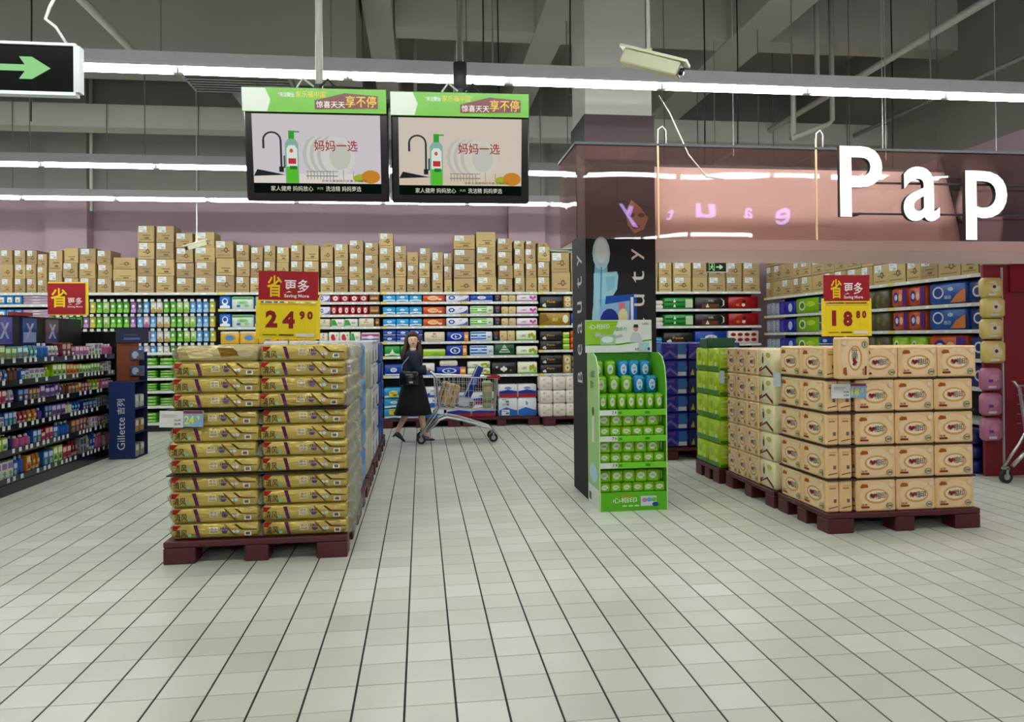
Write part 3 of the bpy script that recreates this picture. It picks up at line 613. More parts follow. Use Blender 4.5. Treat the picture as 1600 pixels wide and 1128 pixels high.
for r, z in enumerate(rows):
    for i in range(3):
        for j in range(5):
            x = 3.275+i*.311+(.03 if r == 4 else 0)+(random.random()-.5)*.006
            put('beige_f', .308, .118, RH-.012, (x+.012, 5.105+j*.122, z), 0, 'tissue_bundle', 'peach tissue bundle, %s layer of the 18.80 stack, %s column %s' % (NTH[r], ('first', 'second', 'third')[i], 'facing the aisle' if j == 0 else 'behind the front'), 'tissue bundle', G1)
    for i in range(2):
        for j in range(2):
            if r == 4 and i == 0 and j == 0: pass
            put('beige_f', .335, .1, RH-.012, (2.955+i*.103, 5.225+j*.34, z), -math.pi/2, 'tissue_bundle', 'peach tissue bundle turned sideways, %s layer of the 18.80 stack, %s column' % (NTH[r], ('corner', 'rear')[j]), 'tissue bundle', G1)
    if r < 4: thing('divider_sheet', 'dark cardboard sheet between layers of peach bundles', 'sheet', bx((2.905, 5.05, z+RH-.0115), (4.08, 5.77, z+RH-.0005), '241812').mesh('divider_sheet', 'card'), group='divider sheets in the peach stack')
put('beige_f', .3, .085, .235, (3.045, 4.995, rows[4]+.302), 0, 'tissue_bundle', 'peach tissue bundle stood on end at the stack corner', 'tissue bundle', None, (0, math.radians(-90), 0)).location = (3.19, 5.0, rows[4]+.151)
save_sign((3.26, 5.35, rows[4]+RH+.065), .375, ('1', '8', '80'), 'red and yellow price sign reading 18.80 on the peach tissue stack', 0, .076)
price_tag(3.08, 5.035, 1.03, ('18', '.8', '19.90'), 'white and blue price tag hung on the peach bundles', 1)
thing('price_tag', 'slanted price tag hung at the side of the peach bundles', 'price tag', bx((2.888, 5.7, 1.02), (2.893, 5.82, 1.13), 'C8D2D8').mesh('price_tag', 'card'))
thing('price_tag', 'slanted price tag hung beside the lime bundles', 'price tag', bx((2.868, 6.78, .98), (2.873, 6.88, 1.1), 'C8D2D8').mesh('price_tag', 'card'))
# cream and peach mixed pallet behind
kd('cream_r', 'F4E8C0', [('p',[(.0,.1),(.5,.3),(1,.0),(1,.12),(.5,.42),(0,.25)],'6A1A20'), ('p',[(.1,.2),(.5,.5),(.9,.6),(.5,.38)],'F0E8D8'), ('e',.3,.62,.07,.16,'5A4038'), ('e',.3,.8,.05,.07,'D8A888'), ('e',.7,.8,.18,.1,'D8C878')], 'cream tissue bundle with dark red ribbon', 'film', .016)
pallet(2.89, 5.84, 1.2, .98, 'dark red plastic pallet under the cream ribbon bundles')
for r in range(5):
    z = .1465+r*.236
    for j in range(4):
        k = 'cream_r' if j in (0,) else 'beige_f'
        w = .27 if j == 0 else .215
        y = 5.845+.135 if j == 0 else 5.845+.27+(j-.5)*.22+.01
        for i in range(2):
            put(k, w-.006, .2, .232, (2.9+.1+i*.205, y, z), -math.pi/2, 'tissue_bundle', 'cream tissue bundle with dark red ribbon, %s layer from its pallet' % NTH[r] if k == 'cream_r' else 'peach tissue bundle, %s layer of the pallet behind the 18.80 stack' % NTH[r], 'tissue bundle', 'cream and peach bundles on the second pallet')
# lime
LM = [('p',[(.1,.12),(.5,.12),(.55,.6),(.35,.9),(.15,.6)],'D4F048'), ('e',.35,.6,.14,.2,'9CC81E'), ('r',0,0,1,.2,'4A8A3C'), ('e',.75,.3,.1,.1,'E4EEC0'), ('e',.75,.7,.15,.16,'D8EE5A')]
kd('lime_b', 'BCE020', LM, 'lime green tissue bundle', 'film', .014, [('r',.1,.78,.9,.84,'E4EEC0'), ('r',.1,.45,.9,.5,'E4EEC0'), ('r',.1,.2,.9,.24,'D8E8A0'), ('r',0,0,1,.12,'4A8A3C')])
kd('dgbox', '2C5A40', [], 'dark green tissue box', 'film', .01)
pallet(2.86, 6.9, 1.2, .62, 'dark red plastic pallet under the lime green bundles')
for r in range(5):
    for j in range(2):
        for i in range(2):
            put('lime_b', .3, .19, .228, (2.87+.1+i*.2, 6.91+.155+j*.305, .1465+r*.235), -math.pi/2, 'tissue_bundle', 'lime green tissue bundle, %s layer from its pallet' % NTH[r], 'tissue bundle', 'lime green bundles')
thing('tissue_box', 'dark green tissue box laid on the lime bundles', 'tissue box', pack_me('dgbox', .3, .2, .1)[0], (3.02, 7.3, .1465+5*.235-.006), 0)
# navy and blue sanitary stack
kd('navy_s', '16235E', [('e',.5,.55,.2,.25,'C8D0E8'), ('e',.5,.5,.12,.15,'16235E'), ('p',[(.05,.1),(.2,.1),(.15,.5)],'C8C030'), ('t','护舒宝',.3,.1,.15,'D8DCEC',.4)], 'navy sanitary pack', 'film', .012, [('r',.05,.3,.95,.95,'3A62A8'), ('r',.05,.05,.95,.3,'C8D0DC')])
kd('purple_s', '3A3A94', [('p',[(.0,.2),(.3,.6),(.6,.2),(1,.7),(1,.5),(.6,.0),(.3,.4),(0,0)],'7A6AB8'), ('r',.62,.05,.95,.95,'4A74B4'), ('r',.62,.05,.95,.3,'D0D4DC'), ('p',[(.1,.8),(.5,.95),(.45,.7)],'6A4A9A')], 'violet and blue sanitary pack', 'film', .012, [('r',.1,.4,.9,.95,'4A74B4'), ('r',.1,.05,.9,.35,'D8DAE0')])
pallet(2.75, 8.3, 1.0, 1.0, 'dark red plastic pallet under the violet and navy packs')
for r in range(6):
    for i in range(3):
        for j in range(2):
            k = 'purple_s' if (i == 0 or r == 5) else 'navy_s'
            put(k, .31, .46, .198, (2.77+.16+i*.32, 8.32+.24+j*.48, .1465+r*.203), 0, 'sanitary_pack', ('violet and blue sanitary pack' if k == 'purple_s' else 'navy sanitary pack with a white emblem')+', %s layer of the stack beyond the pillar' % NTH[r], 'sanitary pack', 'sanitary packs stacked beyond the pillar')

# ------------------------------------------------------------------ green cardboard display
gd = thing('display_stand', 'bright green cardboard display stand before the black pillar', 'display stand', loc=(1.445, 5.96, 0))
GR, GR2 = '5FB32C', '7CC64A'
DW, DD = .578, .42
for x, s in ((0, 0), (DW-.008, 1)):
    m = MB(); prof = [(0, 0), (DD, 0), (DD, 1.3), (.2, 1.3), (.1, 1.27), (.035, 1.19), (0, 1.05)]
    a = [(x, y, z) for y, z in prof]; b = [(x+.008, y, z) for y, z in prof]; n = len(prof)
    m.face(a[::-1], GR if s else 'A8CC8C'); m.face(b, GR); 
    for i in range(n): m.face([a[i], a[(i+1) % n], b[(i+1) % n], b[i]], 'C8E4A8')
    part('side_panel', m, 'card', gd)
part('back_panel', bx((.008, DD-.008, 0), (DW-.008, DD, 1.35), '3E8A22'), 'card', gd)
part('base_panel', bx((.008, .0, 0), (DW-.008, .01, .15), GR), 'card', gd)
m = MB(); m.prn((.008, 0, 0), (1,0,0), (0,0,1), DW-.016, .15, [('t','心相印',.18,.45,.3,'E8F0D8',.36), ('p',[(.25,.78),(.4,.9),(.5,.76),(.4,.82)],'D87838'), ('e',.36,.28,.04,.05,'C8E0A8'), ('e',.45,.28,.04,.05,'C8E0A8'), ('e',.54,.28,.04,.05,'C8E0A8'), ('r',.6,.25,.84,.8,'C8D4DC'), ('e',.66,.58,.04,.12,'D88A9C'), ('e',.73,.6,.04,.12,'6AAED8'), ('e',.8,.6,.04,.12,'7CC64A'), ('e',.82,.34,.05,.12,'2A4A9C')]); part('base_print', m, 'card', gd)
m = MB(); m.prn((0, DD, 0), (0,-1,0), (0,0,1), DD, 1.3, [('r',.02,.0,.98,.13,'DCE4DC'), ('r',.1,.03,.3,.08,'505850'), ('e',.5,.22,.35,.06,'B8D8E4'), ('p',[(.4,.42),(.6,.42),(.62,.58),(.5,.62),(.42,.56)],'E4E4E0'), ('e',.52,.62,.07,.03,'3A2A22'), ('t','心相印',.3,.84,.05,'3A6A28',.4), ('t','湿巾',.3,.77,.05,'3A6A28',.3)]); part('side_print', m, 'card', gd)
hd = part('header_card', bx((-.02, DD-.03, 1.3), (DW+.0, DD-.022, 1.585), 'E8EEE4'), 'card', gd)
m = MB(); m.prn((-.02, DD-.03, 1.3), (1,0,0), (0,0,1), DW+.02, .285, [('p',[(0,.25),(.35,.25),(.5,.98),(0,.98)],'9CCB50'), ('t','心相印',.06,.72,.16,'F0F4E0',.3), ('p',[(0,.22),(.5,.22),(1,.36),(1,.4),(.5,.27),(0,.25)],'5FA33A'), ('r',.22,.24,.45,.55,'A8CFA0'), ('e',.33,.4,.09,.1,'E4F0EC'), ('p',[(.14,.5),(.24,.5),(.22,.6),(.15,.6)],'C8C0D8'), ('p',[(.44,.42),(.56,.48),(.55,.56),(.44,.5)],'B8BCD8'), ('t','湿纸巾',.44,.66,.12,'5FA33A',.18),
    ('p',[(.66,.3),(.86,.3),(.84,.5),(.78,.62),(.7,.6)],'D0D4D8'), ('e',.76,.72,.035,.08,'D8AC94'), ('p',[(.72,.76),(.8,.76),(.79,.86),(.73,.86)],'2A2220'), ('t','心相印',.85,.84,.08,'6A3A4A',.1), ('r',.55,.03,.78,.14,'F4F4F0'), ('t','4.90',.74,.05,.09,'505050',.08), ('r',.8,.02,.96,.3,'B8D4D8'), ('e',.95,.1,.02,.05,'2A4A9C')]); part('header_print', m, 'card', gd)
zs = [.15, .395, .615, .83]
for z in zs: part('shelf', bx((.008, .012, z-.006), (DW-.008, DD-.009, z), GR), 'card', gd)
for z in zs[1:]:
    part('shelf_lip', bx((.0085, .001, z-.045), (DW-.0085, .009, z+.005), GR2), 'card', gd)
    m = MB(); m.prn((.0085, .001, z-.045), (1,0,0), (0,0,1), DW-.017, .05, [('r',.0,.1,.26,.95,'D8DCD8'), ('t','7.9',.18,.25,.55,'404040',.07), ('r',.28,.3,.33,.7,'3E8A22'), ('r',.68,.3,.75,.7,'3E8A22')]); part('lip_print', m, 'card', gd)
for k, (y0, z1) in enumerate(((.16, .955), (.28, 1.08))): part('tier', bx((.0085, y0, z1-.006), (DW-.0085, DD-.0095, z1), GR), 'card', gd); part('tier_riser', bx((.0085, y0, .8305 if k == 0 else .9555), (DW-.0085, y0+.006, z1-.0065), '4C9A28'), 'card', gd)
WP = [('e',.45,.55,.36,.32,'DDEBD0'), ('t','心相印',.22,.48,.16,'2A5A3A',.42), ('e',.72,.35,.1,.1,'7CC64A')]
kd('wipes', '86C62C', WP, 'green wet wipe pack', 'soft', .01)
kd('wipes_s', '7CBC34', [('e',.45,.5,.36,.34,'D8E8C8'), ('t','心相印',.25,.42,.2,'3A5A3A',.4), ('r',0,.88,1,1,'A8DA5A')], 'stand-up green wet wipe pouch', 'soft', .018)
kd('wipes_b', '2E8CC8', [('e',.5,.5,.38,.36,'D4E6F2'), ('t','心相印',.26,.5,.16,'2A5A8A',.46), ('e',.55,.32,.16,.1,'58A8D8'), ('r',0,.88,1,1,'58B0E0')], 'stand-up blue wet wipe pouch', 'soft', .018)
GL = 'wet wipe packs in the green display stand'
def wipe(kind, w, h, x, y, z, lab, d=.1): put(kind, w, d, h, (1.445+x, 5.96+y, z), 0, 'wipe_pack', lab, 'wipe pack', GL)
for si, z in enumerate(zs[:3]):
    sh = ('lowest', 'second lowest', 'third lowest')[si]
    zz = z+.0005
    for i in range(6): wipe('wipes', .09, .075, .053+i*.0935, .075, zz, 'green wet wipe pack in the front layer of the %s display shelf' % sh)
    for i in range(5): wipe('wipes', .1, .1, .06+i*.1035, .105, zz+.0755, 'green wet wipe pack lying on the front layer of the %s display shelf' % sh)
    for i in range(2): wipe('wipes', .022, .095, .535+i*.0225, .12, zz+.0755, 'green wet wipe pack stood edgeways on the %s display shelf' % sh, .06)
for i in range(7): wipe('wipes_s', .072, .13, .048+i*.0805, .08, zs[3]+.0005, 'stand-up green wet wipe pouch on the front tier of the display', .07)
for i in range(5): wipe('wipes_s' if i < 3 else 'wipes_b', .09, .15, .07+i*.11, .215, .9555, ('green' if i < 3 else 'blue')+' wet wipe pouch on the middle tier of the display', .07)
for i, x in enumerate((.07, .18, .295, .39, .49)): wipe('wipes_s' if i < 2 else 'wipes_b', .09, .15, x, .335, 1.0805, ('green' if i < 2 else 'blue')+' wet wipe pouch on the highest tier of the display', .07)

# ------------------------------------------------------------------ shelf products: kinds
def waves(c): return [('p',[(0,.0),(.5,.12),(1,.0),(1,.22),(.5,.3),(0,.2)],c)]
kd('lblue','3B9FD8',[('e',.5,.62,.2,.16,'F0F6FA'),('t','心相印',.38,.56,.14,'2A6AA8',.24)]+waves('E4F0F6'),'light blue tissue pack with a white wave')
kd('orange','DA5526',[('e',.45,.5,.26,.36,'F0C89A'),('t','心相印',.3,.4,.2,'B83A20',.3),('r',.9,0,1,1,'A83820'),('e',.78,.3,.1,.16,'F4D8B0')],'orange tissue pack')
kd('violetw','E9E7F2',[('e',.24,.5,.15,.3,'25389C'),('e',.24,.5,.08,.14,'E4E8F4'),('p',[(.4,0),(1,0),(1,.6),(.8,.2)],'6C5CB4'),('p',[(.5,.7),(.8,.9),(.7,.6)],'C8C0E4')],'white and violet oval-print pack')
kd('deepblue','1E3F9E',[('e',.5,.5,.2,.22,'E4EAF4'),('t','清风',.4,.4,.2,'2444A8',.2),('r',0,0,1,.12,'D8E0EE'),('p',[(0,.4),(.2,.7),(.2,.5)],'4C7CD0')],'deep blue tissue pack')
kd('darksmall','24161C',[('e',.5,.7,.3,.14,'B02A34'),('e',.5,.3,.3,.14,'2A6AA8')],'narrow dark dotted pack')
kd('beigetis','DCC596',[('r',.14,.1,.16,.9,'B89A5C'),('r',.38,.1,.4,.9,'B89A5C'),('r',.6,.1,.62,.9,'B89A5C'),('r',.82,.1,.84,.9,'B89A5C'),('r',.2,.4,.34,.6,'B07A4A')],'beige handkerchief pack')
kd('pinkfl','EEE4EC',[('t','心相印',.18,.35,.3,'3A2A34',.28),('e',.7,.6,.07,.2,'C8409A'),('e',.8,.4,.08,.22,'D86AB0'),('e',.9,.62,.06,.2,'C8409A'),('r',0,0,1,.12,'C860A8')],'white tissue pack with pink petals')
kd('greenst','DCE8D0',[('r',0,.12,.72,.3,'6CBC44'),('r',0,.46,.72,.64,'6CBC44'),('r',0,.8,.72,.96,'6CBC44'),('e',.4,.5,.1,.16,'F0F4E8'),('t','清风',.8,.3,.24,'303430',.14)],'green striped tissue pack')
kd('bluest','E0E8F2',[('r',0,.12,.72,.3,'2C6CC4'),('r',0,.46,.72,.64,'2C6CC4'),('r',0,.8,.72,.96,'2C6CC4'),('e',.4,.5,.1,.16,'A8C8EC'),('t','清风',.8,.3,.24,'303440',.14)],'blue striped tissue pack')
kd('creamp','E6DAC2',[('t','维达',.34,.4,.26,'7A4A30',.3),('r',.1,.12,.9,.2,'C8AC84'),('e',.5,.82,.1,.08,'B8402A')],'cream tissue pack with brown script')
kd('blueor','2236A0',[('e',.42,.5,.26,.34,'E4E8F4'),('e',.42,.5,.19,.26,'2236A0'),('t','b',.36,.36,.28,'E4E8F4',.1),('r',.8,0,1,1,'E88A24'),('r',.82,.3,.98,.7,'F4D8A8')],'navy and orange tissue pack')
kd('greenfl','EDF0DA',[('t','心相印',.18,.34,.28,'304030',.28),('e',.66,.5,.08,.26,'84BC3C'),('e',.8,.6,.09,.22,'E08A2A'),('e',.9,.36,.08,.24,'84BC3C'),('r',0,.0,1,.1,'84BC3C')],'white tissue pack with coloured leaves')
kd('green2','2C9440',[('p',[(.42,.4),(.58,.4),(.5,.75)],'E8F0E4'),('e',.5,.34,.16,.08,'E8F0E4')]+waves('D4E4CC'),'green tissue pack with a white peak')
kd('limep','A9CE34',[('r',0,.7,1,1,'E4ECC8'),('p',[(.2,.0),(.6,.5),(.9,.0)],'7CB428')],'lime tissue pack')
kd('dgreen','1B5230',[('p',[(.2,.2),(.5,.95),(.8,.2)],'B8CCB8'),('r',.3,.3,.7,.4,'1B5230'),('r',.36,.55,.64,.62,'1B5230'),('t','HR',.42,.42,.1,'E8F0E4',.16)],'dark green tissue pack with a pale tree')
kd('blackp','151317',[('t','Face',.3,.42,.24,'B8924A',.36),('e',.14,.2,.05,.12,'D8D4CC'),('e',.2,.28,.05,.12,'D8D4CC'),('e',.22,.14,.05,.1,'D8D4CC'),('r',.3,.2,.66,.23,'6A5A3A')],'black tissue pack with gold lettering')
kd('blackfl','18161A',[('e',.5,.5,.05,.2,'ECE8E0'),('e',.42,.42,.07,.14,'ECE8E0'),('e',.58,.42,.07,.14,'ECE8E0'),('e',.5,.3,.06,.14,'D8D0C0'),('e',.2,.6,.05,.1,'C8C4BC'),('e',.8,.3,.05,.1,'8A6A3A')],'black tissue pack with white blossom')
kd('goldr','C2A468',[('e',.5,.75,.36,.2,'E4DCC4'),('e',.5,.28,.36,.2,'E4DCC4'),('e',.5,.75,.12,.07,'8A6A3A'),('e',.5,.28,.12,.07,'8A6A3A')],'bundle of cream paper rolls',r=.02)
kd('goldp','A08034',[('t','清风',.4,.3,.3,'E4D4A0',.2),('e',.86,.5,.1,.34,'E8E0CC'),('p',[(0,.1),(.3,.4),(.2,.9),(0,.9)],'7A5C20')],'gold tissue pack with a white roll picture')
kd('whiteb','ECEFF4',[('r',0,.0,1,.34,'2C6CC4'),('p',[(0,.34),(.4,.5),(1,.3)],'2C6CC4'),('t','b',.42,.62,.24,'2C4CA0',.12)],'white and blue tissue pack')
kd('redround','A91E28',[('e',.5,.5,.3,.36,'F0E8E4'),('e',.5,.5,.18,.2,'D8A8A4'),('e',.5,.5,.08,.1,'A91E28')],'red pack with a round white emblem')
kd('brownp','80532E',[('r',.1,.3,.9,.6,'C8A06A')],'brown pack')
kd('greenw','EEEFE2',[('p',[(.0,.1),(.5,.1),(.3,.9),(0,.9)],'3E9A44'),('t','清风',.5,.3,.3,'2A5A34',.36)],'white pack with a green corner')
kd('redfl','EDE9E0',[('e',.4,.5,.22,.34,'B8202C'),('e',.55,.35,.14,.22,'D84A54'),('e',.8,.7,.1,.12,'8CB464')],'white pack with a red flower')
kd('napblue','2C68C0',[('e',.5,.55,.3,.3,'F0F2F6'),('e',.5,.6,.2,.18,'2444A0'),('p',[(0,0),(1,0),(1,.2),(.5,.32),(0,.2)],'EEF2F6')],'blue wrapped napkin pack',r=.02,name='napkin_pack',cat='napkin pack')
kd('napgreen','DCE8DC',[('r',0,.8,1,1,'4CA04C'),('e',.5,.5,.28,.2,'A8D49C'),('e',.3,.22,.1,.12,'2C6CC0'),('e',.7,.24,.12,.12,'88C07C'),('t','ABC',.34,.44,.12,'3C8A44',.32)],'pale green and white pack',name='napkin_pack',cat='napkin pack')
kd('naporange','EDC060',[('e',.5,.5,.36,.36,'E8A83A'),('e',.5,.48,.26,.24,'5C90C4'),('r',0,.88,1,1,'E4E4DC')],'orange and yellow pack with blue oval',r=.02,name='napkin_pack',cat='napkin pack')
kd('pinkrow','D8C8D4',[('r',0,.6,1,.85,'A8487C'),('r',0,.2,1,.35,'5C6CA8'),('e',.5,.5,.2,.2,'F0ECF0')],'pink and white striped pack')
kd('bluesq','5A90CC',[('r',.15,.2,.85,.8,'E8EAE0'),('e',.5,.4,.2,.2,'E0B070')],'blue and cream pack')
kd('rolls','EDE4DC',[('e',.3,.82,.12,.1,'DCCEC2'),('e',.7,.55,.12,.1,'DCCEC2'),('e',.3,.3,.12,.1,'D8B8AC'),('r',.49,0,.51,1,'C8BCB0'),('r',0,.48,1,.5,'C8BCB0')],'bale of white toilet rolls',r=.02,name='toilet_roll_bale',cat='roll bale')
kd('redblue','EAE6EC',[('r',0,.0,1,.3,'A82434'),('p',[(0,.3),(1,.3),(1,.5),(.5,.62),(0,.5)],'24389C'),('e',.5,.75,.2,.12,'8AA0CC')],'white red and blue tissue bale')
kd('redp','A31C20',[('e',.4,.5,.2,.36,'B83028'),('e',.5,.3,.06,.14,'ECE0D0'),('e',.52,.62,.06,.16,'16100F'),('e',.3,.3,.06,.12,'C8882A'),('e',.8,.5,.1,.3,'8C1418')],'red tissue bale with gold ornament')
kd('hearts','EDE4DE',[('e',.15+.23*i,.28+.44*j,.09,.15,'A02028') for i in range(4) for j in range(2)],'white tissue bale with red hearts')
kd('blackbr','191413',[('r',.2,.05,.75,.4,'6A3A20'),('p',[(.32,.1),(.44,.1),(.38,.46)],'E8E0D0'),('p',[(.8,.1),(.88,.3),(.88,.7),(.8,.95),(.92,.7),(.92,.3)],'E4E0D8'),('t','HR',.42,.6,.2,'B8B0A0',.16)],'black bale with white crescent')
kd('green3','249034',[('r',0,.55,.72,.7,'123C1C'),('r',0,.12,.72,.27,'123C1C'),('p',[(.3,.6),(.4,.6),(.35,.9)],'E8F0E4'),('p',[(.3,.16),(.4,.16),(.35,.44)],'E8F0E4'),('r',.74,.1,1,.9,'C8D8B8')],'green and black tissue bale')
kd('greyp','9AA2B4',[('e',.5,.7,.26,.14,'E4E8EC'),('e',.5,.3,.26,.14,'E4E8EC'),('e',.5,.7,.12,.07,'30343C'),('e',.5,.3,.12,.07,'30343C')],'grey paper roll bundle',r=.02)
kd('purplep','3A3AA0',[('r',.1,.1,.3,.9,'5C5CC0'),('e',.75,.5,.14,.36,'B8D8F0')],'indigo tissue bale with pale oval',r=.02,name='tissue_bag',cat='tissue bag')
kd('limebag','8CBC2C',[('e',.3,.5,.16,.34,'E4F0D0'),('e',.3,.5,.1,.22,'4C8C24'),('e',.7,.6,.2,.2,'C8E05A')],'lime green tissue bale',r=.025,name='tissue_bag',cat='tissue bag')
kd('olive','5A5634',[('e',.3,.6,.1,.2,'8A8254'),('e',.7,.4,.14,.2,'6E6840')],'dark olive roll bundle',r=.03,name='tissue_bag',cat='tissue bag',fin='soft')
kd('orpurp','D05A30',[('e',.3,.5,.17,.34,'2A3A9C'),('e',.3,.5,.1,.18,'E8E4EC'),('r',.75,0,1,1,'5A2E86'),('e',.6,.5,.12,.24,'F0C8A0')],'orange and purple tissue bag',r=.03,name='tissue_bag',cat='tissue bag',fin='soft')
kd('bluebag','2A5CB4',[('e',.25,.55,.16,.32,'E4E8F4'),('e',.25,.55,.12,.24,'1C3C94'),('p',[(.6,0),(1,0),(1,.7),(.75,.4)],'D88A5A'),('e',.6,.7,.08,.1,'B8DCEC'),('t','维达',.42,.2,.2,'E4E8F4',.2)],'blue tissue bag with peach corner',r=.03,name='tissue_bag',cat='tissue bag',fin='soft')
kd('navybag','15266E',[('e',.28,.5,.16,.3,'DCE2F0'),('e',.28,.5,.11,.2,'15266E'),('r',.5,.2,.9,.27,'8AA0D0'),('e',.75,.7,.1,.14,'B8D070')],'navy tissue bag',r=.03,name='tissue_bag',cat='tissue bag',fin='soft')
kd('yellowbag','F2DC92',[('e',.5,.5,.3,.26,'EFE6C8'),('e',.45,.55,.1,.1,'7A2A38'),('r',.1,.02,.6,.14,'E4E4E0'),('p',[(.1,.8),(.5,.95),(.6,.7)],'F4ECD0')],'yellow tissue bag',r=.03,fin='soft')
kd('pinkbag','D08CA8',[('e',.5,.6,.3,.2,'D8A0B4'),('r',.1,.03,.6,.16,'DCDCDC'),('r',.1,.35,.4,.5,'8A4A9C')],'pink tissue bag',r=.03,fin='soft')
for k_, c_, s_, d_ in (('hg','5CA83C','8CD05C','green hanging sachet'),('hl','C4DC9C','8CC04C','pale lime hanging sachet'),('hw','E2E2DA','C8A050','white and gold hanging sachet'),('hb','6CA4DC','A8D0F0','blue hanging sachet'),('hp','E4C8D4','C8609C','pink hanging sachet'),('hv','8C5C9C','C8A0D0','violet hanging sachet'),('hd','40485C','8090A8','slate hanging sachet'),('hy','B8C04C','E0C870','yellow green hanging sachet')):
    kd(k_, c_, [('e',.5,.62,.3,.14,'F0F2EC'),('p',[(0,0),(1,0),(1,.3),(.5,.42),(0,.25)],s_),('r',.25,.42,.75,.5,s_)], d_, 'soft', .012, (), 'hanging_sachet', 'sachet')
for k_, c_, d_ in (('cl','9CD0E4','pale blue wipe bundle'),('cg','7CC050','light green wipe bundle')):
    kd(k_, c_, [('r',.1,.35,.9,.5,'DCEEF0' if k_ == 'cl' else 'C8E4A0'),('e',.5,.7,.2,.15,'F0F6F4')], d_, 'soft', .014, (), 'wipe_bundle', 'wipe bundle')

# ------------------------------------------------------------------ back wall shelving
YB = 12.25
SW, SY = 'C9CBC6', 'D8C23C'
def bay(x0, x1, zsh, label, name='shelf_unit', dark='121214', depth=.42, y=YB, rz=0., peg=False, tags=True):
    t = thing(name, label, 'shelf unit', loc=((x0, y, 0) if rz == 0 else (y, x1, 0)), rz=rz); w = x1-x0
    part('back_panel', bx((0, depth, .0), (w, depth+.04, 2.2 if rz == 0 else 2.08), dark), 'paint', t)
    for x in (0, w-.02): part('upright', bx((x, depth-.04, 0), (x+.02, depth-.0005, 2.19 if rz == 0 else 2.07), '1A1A1C'), 'paint', t)
    for k, z in enumerate(zsh):
        s = part('shelf_board', bx((.001, .004, z-.03), (w-.001, depth-.041, z), SW if k else 'B8BAB6'), 'paint', t)
        m = MB(); m.box((.001, 0, -.04), (w-.001, .0035, .0), SW); 
        if tags: m.prn((.001, 0, -.04), (1,0,0), (0,0,1), w-.002, .04, [('r',.0,.1,.07,.9,SY)]+[('r',a,.2,a+.03,.8,'E4E4DE') for a in (.2,.38,.55,.74,.9)])
        part('price_strip', m, 'paint', s, False, (0, 0, z))
    part('plinth', bx((.0, .12, 0), (w, depth-.05, .1), '161618'), 'paint', t)
    return t
ORD = ['top', 'second', 'third', 'fourth', 'fifth', 'sixth', 'seventh']
def row(kind, xa, xb, n, z, h, where, layers=1, y=YB, d=.26, side=None, gap=.006, dy=.03):
    """n packs side by side from xa to xb in `layers` layers on a shelf at height z"""
    w = abs(xb-xa)/n
    for l in range(layers):
        for i in range(n):
            c = min(xa, xb)+(i+.5)*w; hh = h/layers
            jit = (random.random()-.5)*.012
            loc = (c, y+dy+d/2+jit, z+l*hh+.0005) if side is None else (side+dy+d/2+jit, c, z+l*hh+.0005)
            put(kind, w-gap, d, hh-.003, loc, 0 if side is None else -math.pi/2, KIND[kind][6], KIND[kind][5]+' '+where, KIND[kind][7], KIND[kind][7]+'s '+where)
# main tissue bay
ZE = [2.2, 2.04, 1.835, 1.64, 1.385, 1.145, .83]
bay(-.65, .655, ZE, 'white shelving bay of blue and orange tissue packs behind the shopper')
bay(.66, 1.95, ZE, 'white shelving bay of striped and floral tissue packs behind the trolley')
def wh(k): return 'on the %s shelf behind the shopper' % ORD[k]
for k in (1, 2, 3):
    z = ZE[k]; h = .125
    row('lblue', -.62, .02, 3, z, h, wh(k)); row('orange', .03, .4, 1, z, h, wh(k)); row('violetw', .41, .78 if k > 1 else .80, 1, z, h+.01, wh(k))
    row('deepblue' if k == 1 else 'greenst', .81, 1.2, 1, z, h+.01, wh(k)); row('darksmall', 1.215, 1.32, 1, z, h+.015, wh(k)); row('beigetis', 1.33, 1.58, 2, z, h, wh(k)); row('pinkfl', 1.59, 1.94, 1, z, h, wh(k))
z = ZE[4]; row('deepblue', -.62, .03, 3, z, .2, wh(4), 2); row('creamp', .05, .39, 1, z, .16, wh(4)); row('blueor', .42, .79, 1, z, .16, wh(4)); row('bluest', .81, 1.18, 1, z, .16, wh(4)); row('darksmall', 1.19, 1.29, 1, z, .17, wh(4)); row('beigetis', 1.3, 1.56, 2, z, .17, wh(4)); row('greenfl', 1.58, 1.92, 1, z, .17, wh(4))
z = ZE[5]; row('green2', -.6, -.08, 2, z, .18, wh(5)); row('limep', .03, .4, 1, z, .12, wh(5)); row('blueor', .41, .76, 1, z, .18, wh(5)); row('bluest', .8, 1.2, 1, z, .17, wh(5)); row('dgreen', 1.21, 1.55, 1, z, .2, wh(5)); row('greenfl', 1.58, 1.94, 1, z, .15, wh(5))
z = ZE[6]; row('deepblue', -.6, -.3, 1, z, .19, wh(6)); row('whiteb', -.1, .22, 1, z, .2, wh(6)); row('blueor', .25, .74, 1, z, .14, wh(6)); row('rolls', .3, .6, 1, z+.141, .1, 'laid on the navy pack of the sixth shelf'); row('greenfl', .76, 1.14, 1, z, .22, wh(6), 2); row('blackfl', 1.16, 1.57, 1, z, .2, wh(6)); row('greenfl', 1.6, 1.93, 1, z, .2, wh(6))
pallet(-.66, 12.02, 1.28, .33, 'dark red floor pallet below the shelf behind the shopper'); pallet(.66, 12.02, 1.27, .33, 'dark red floor pallet below the shelf behind the trolley')
fl = 'on the floor pallet behind the shopper'
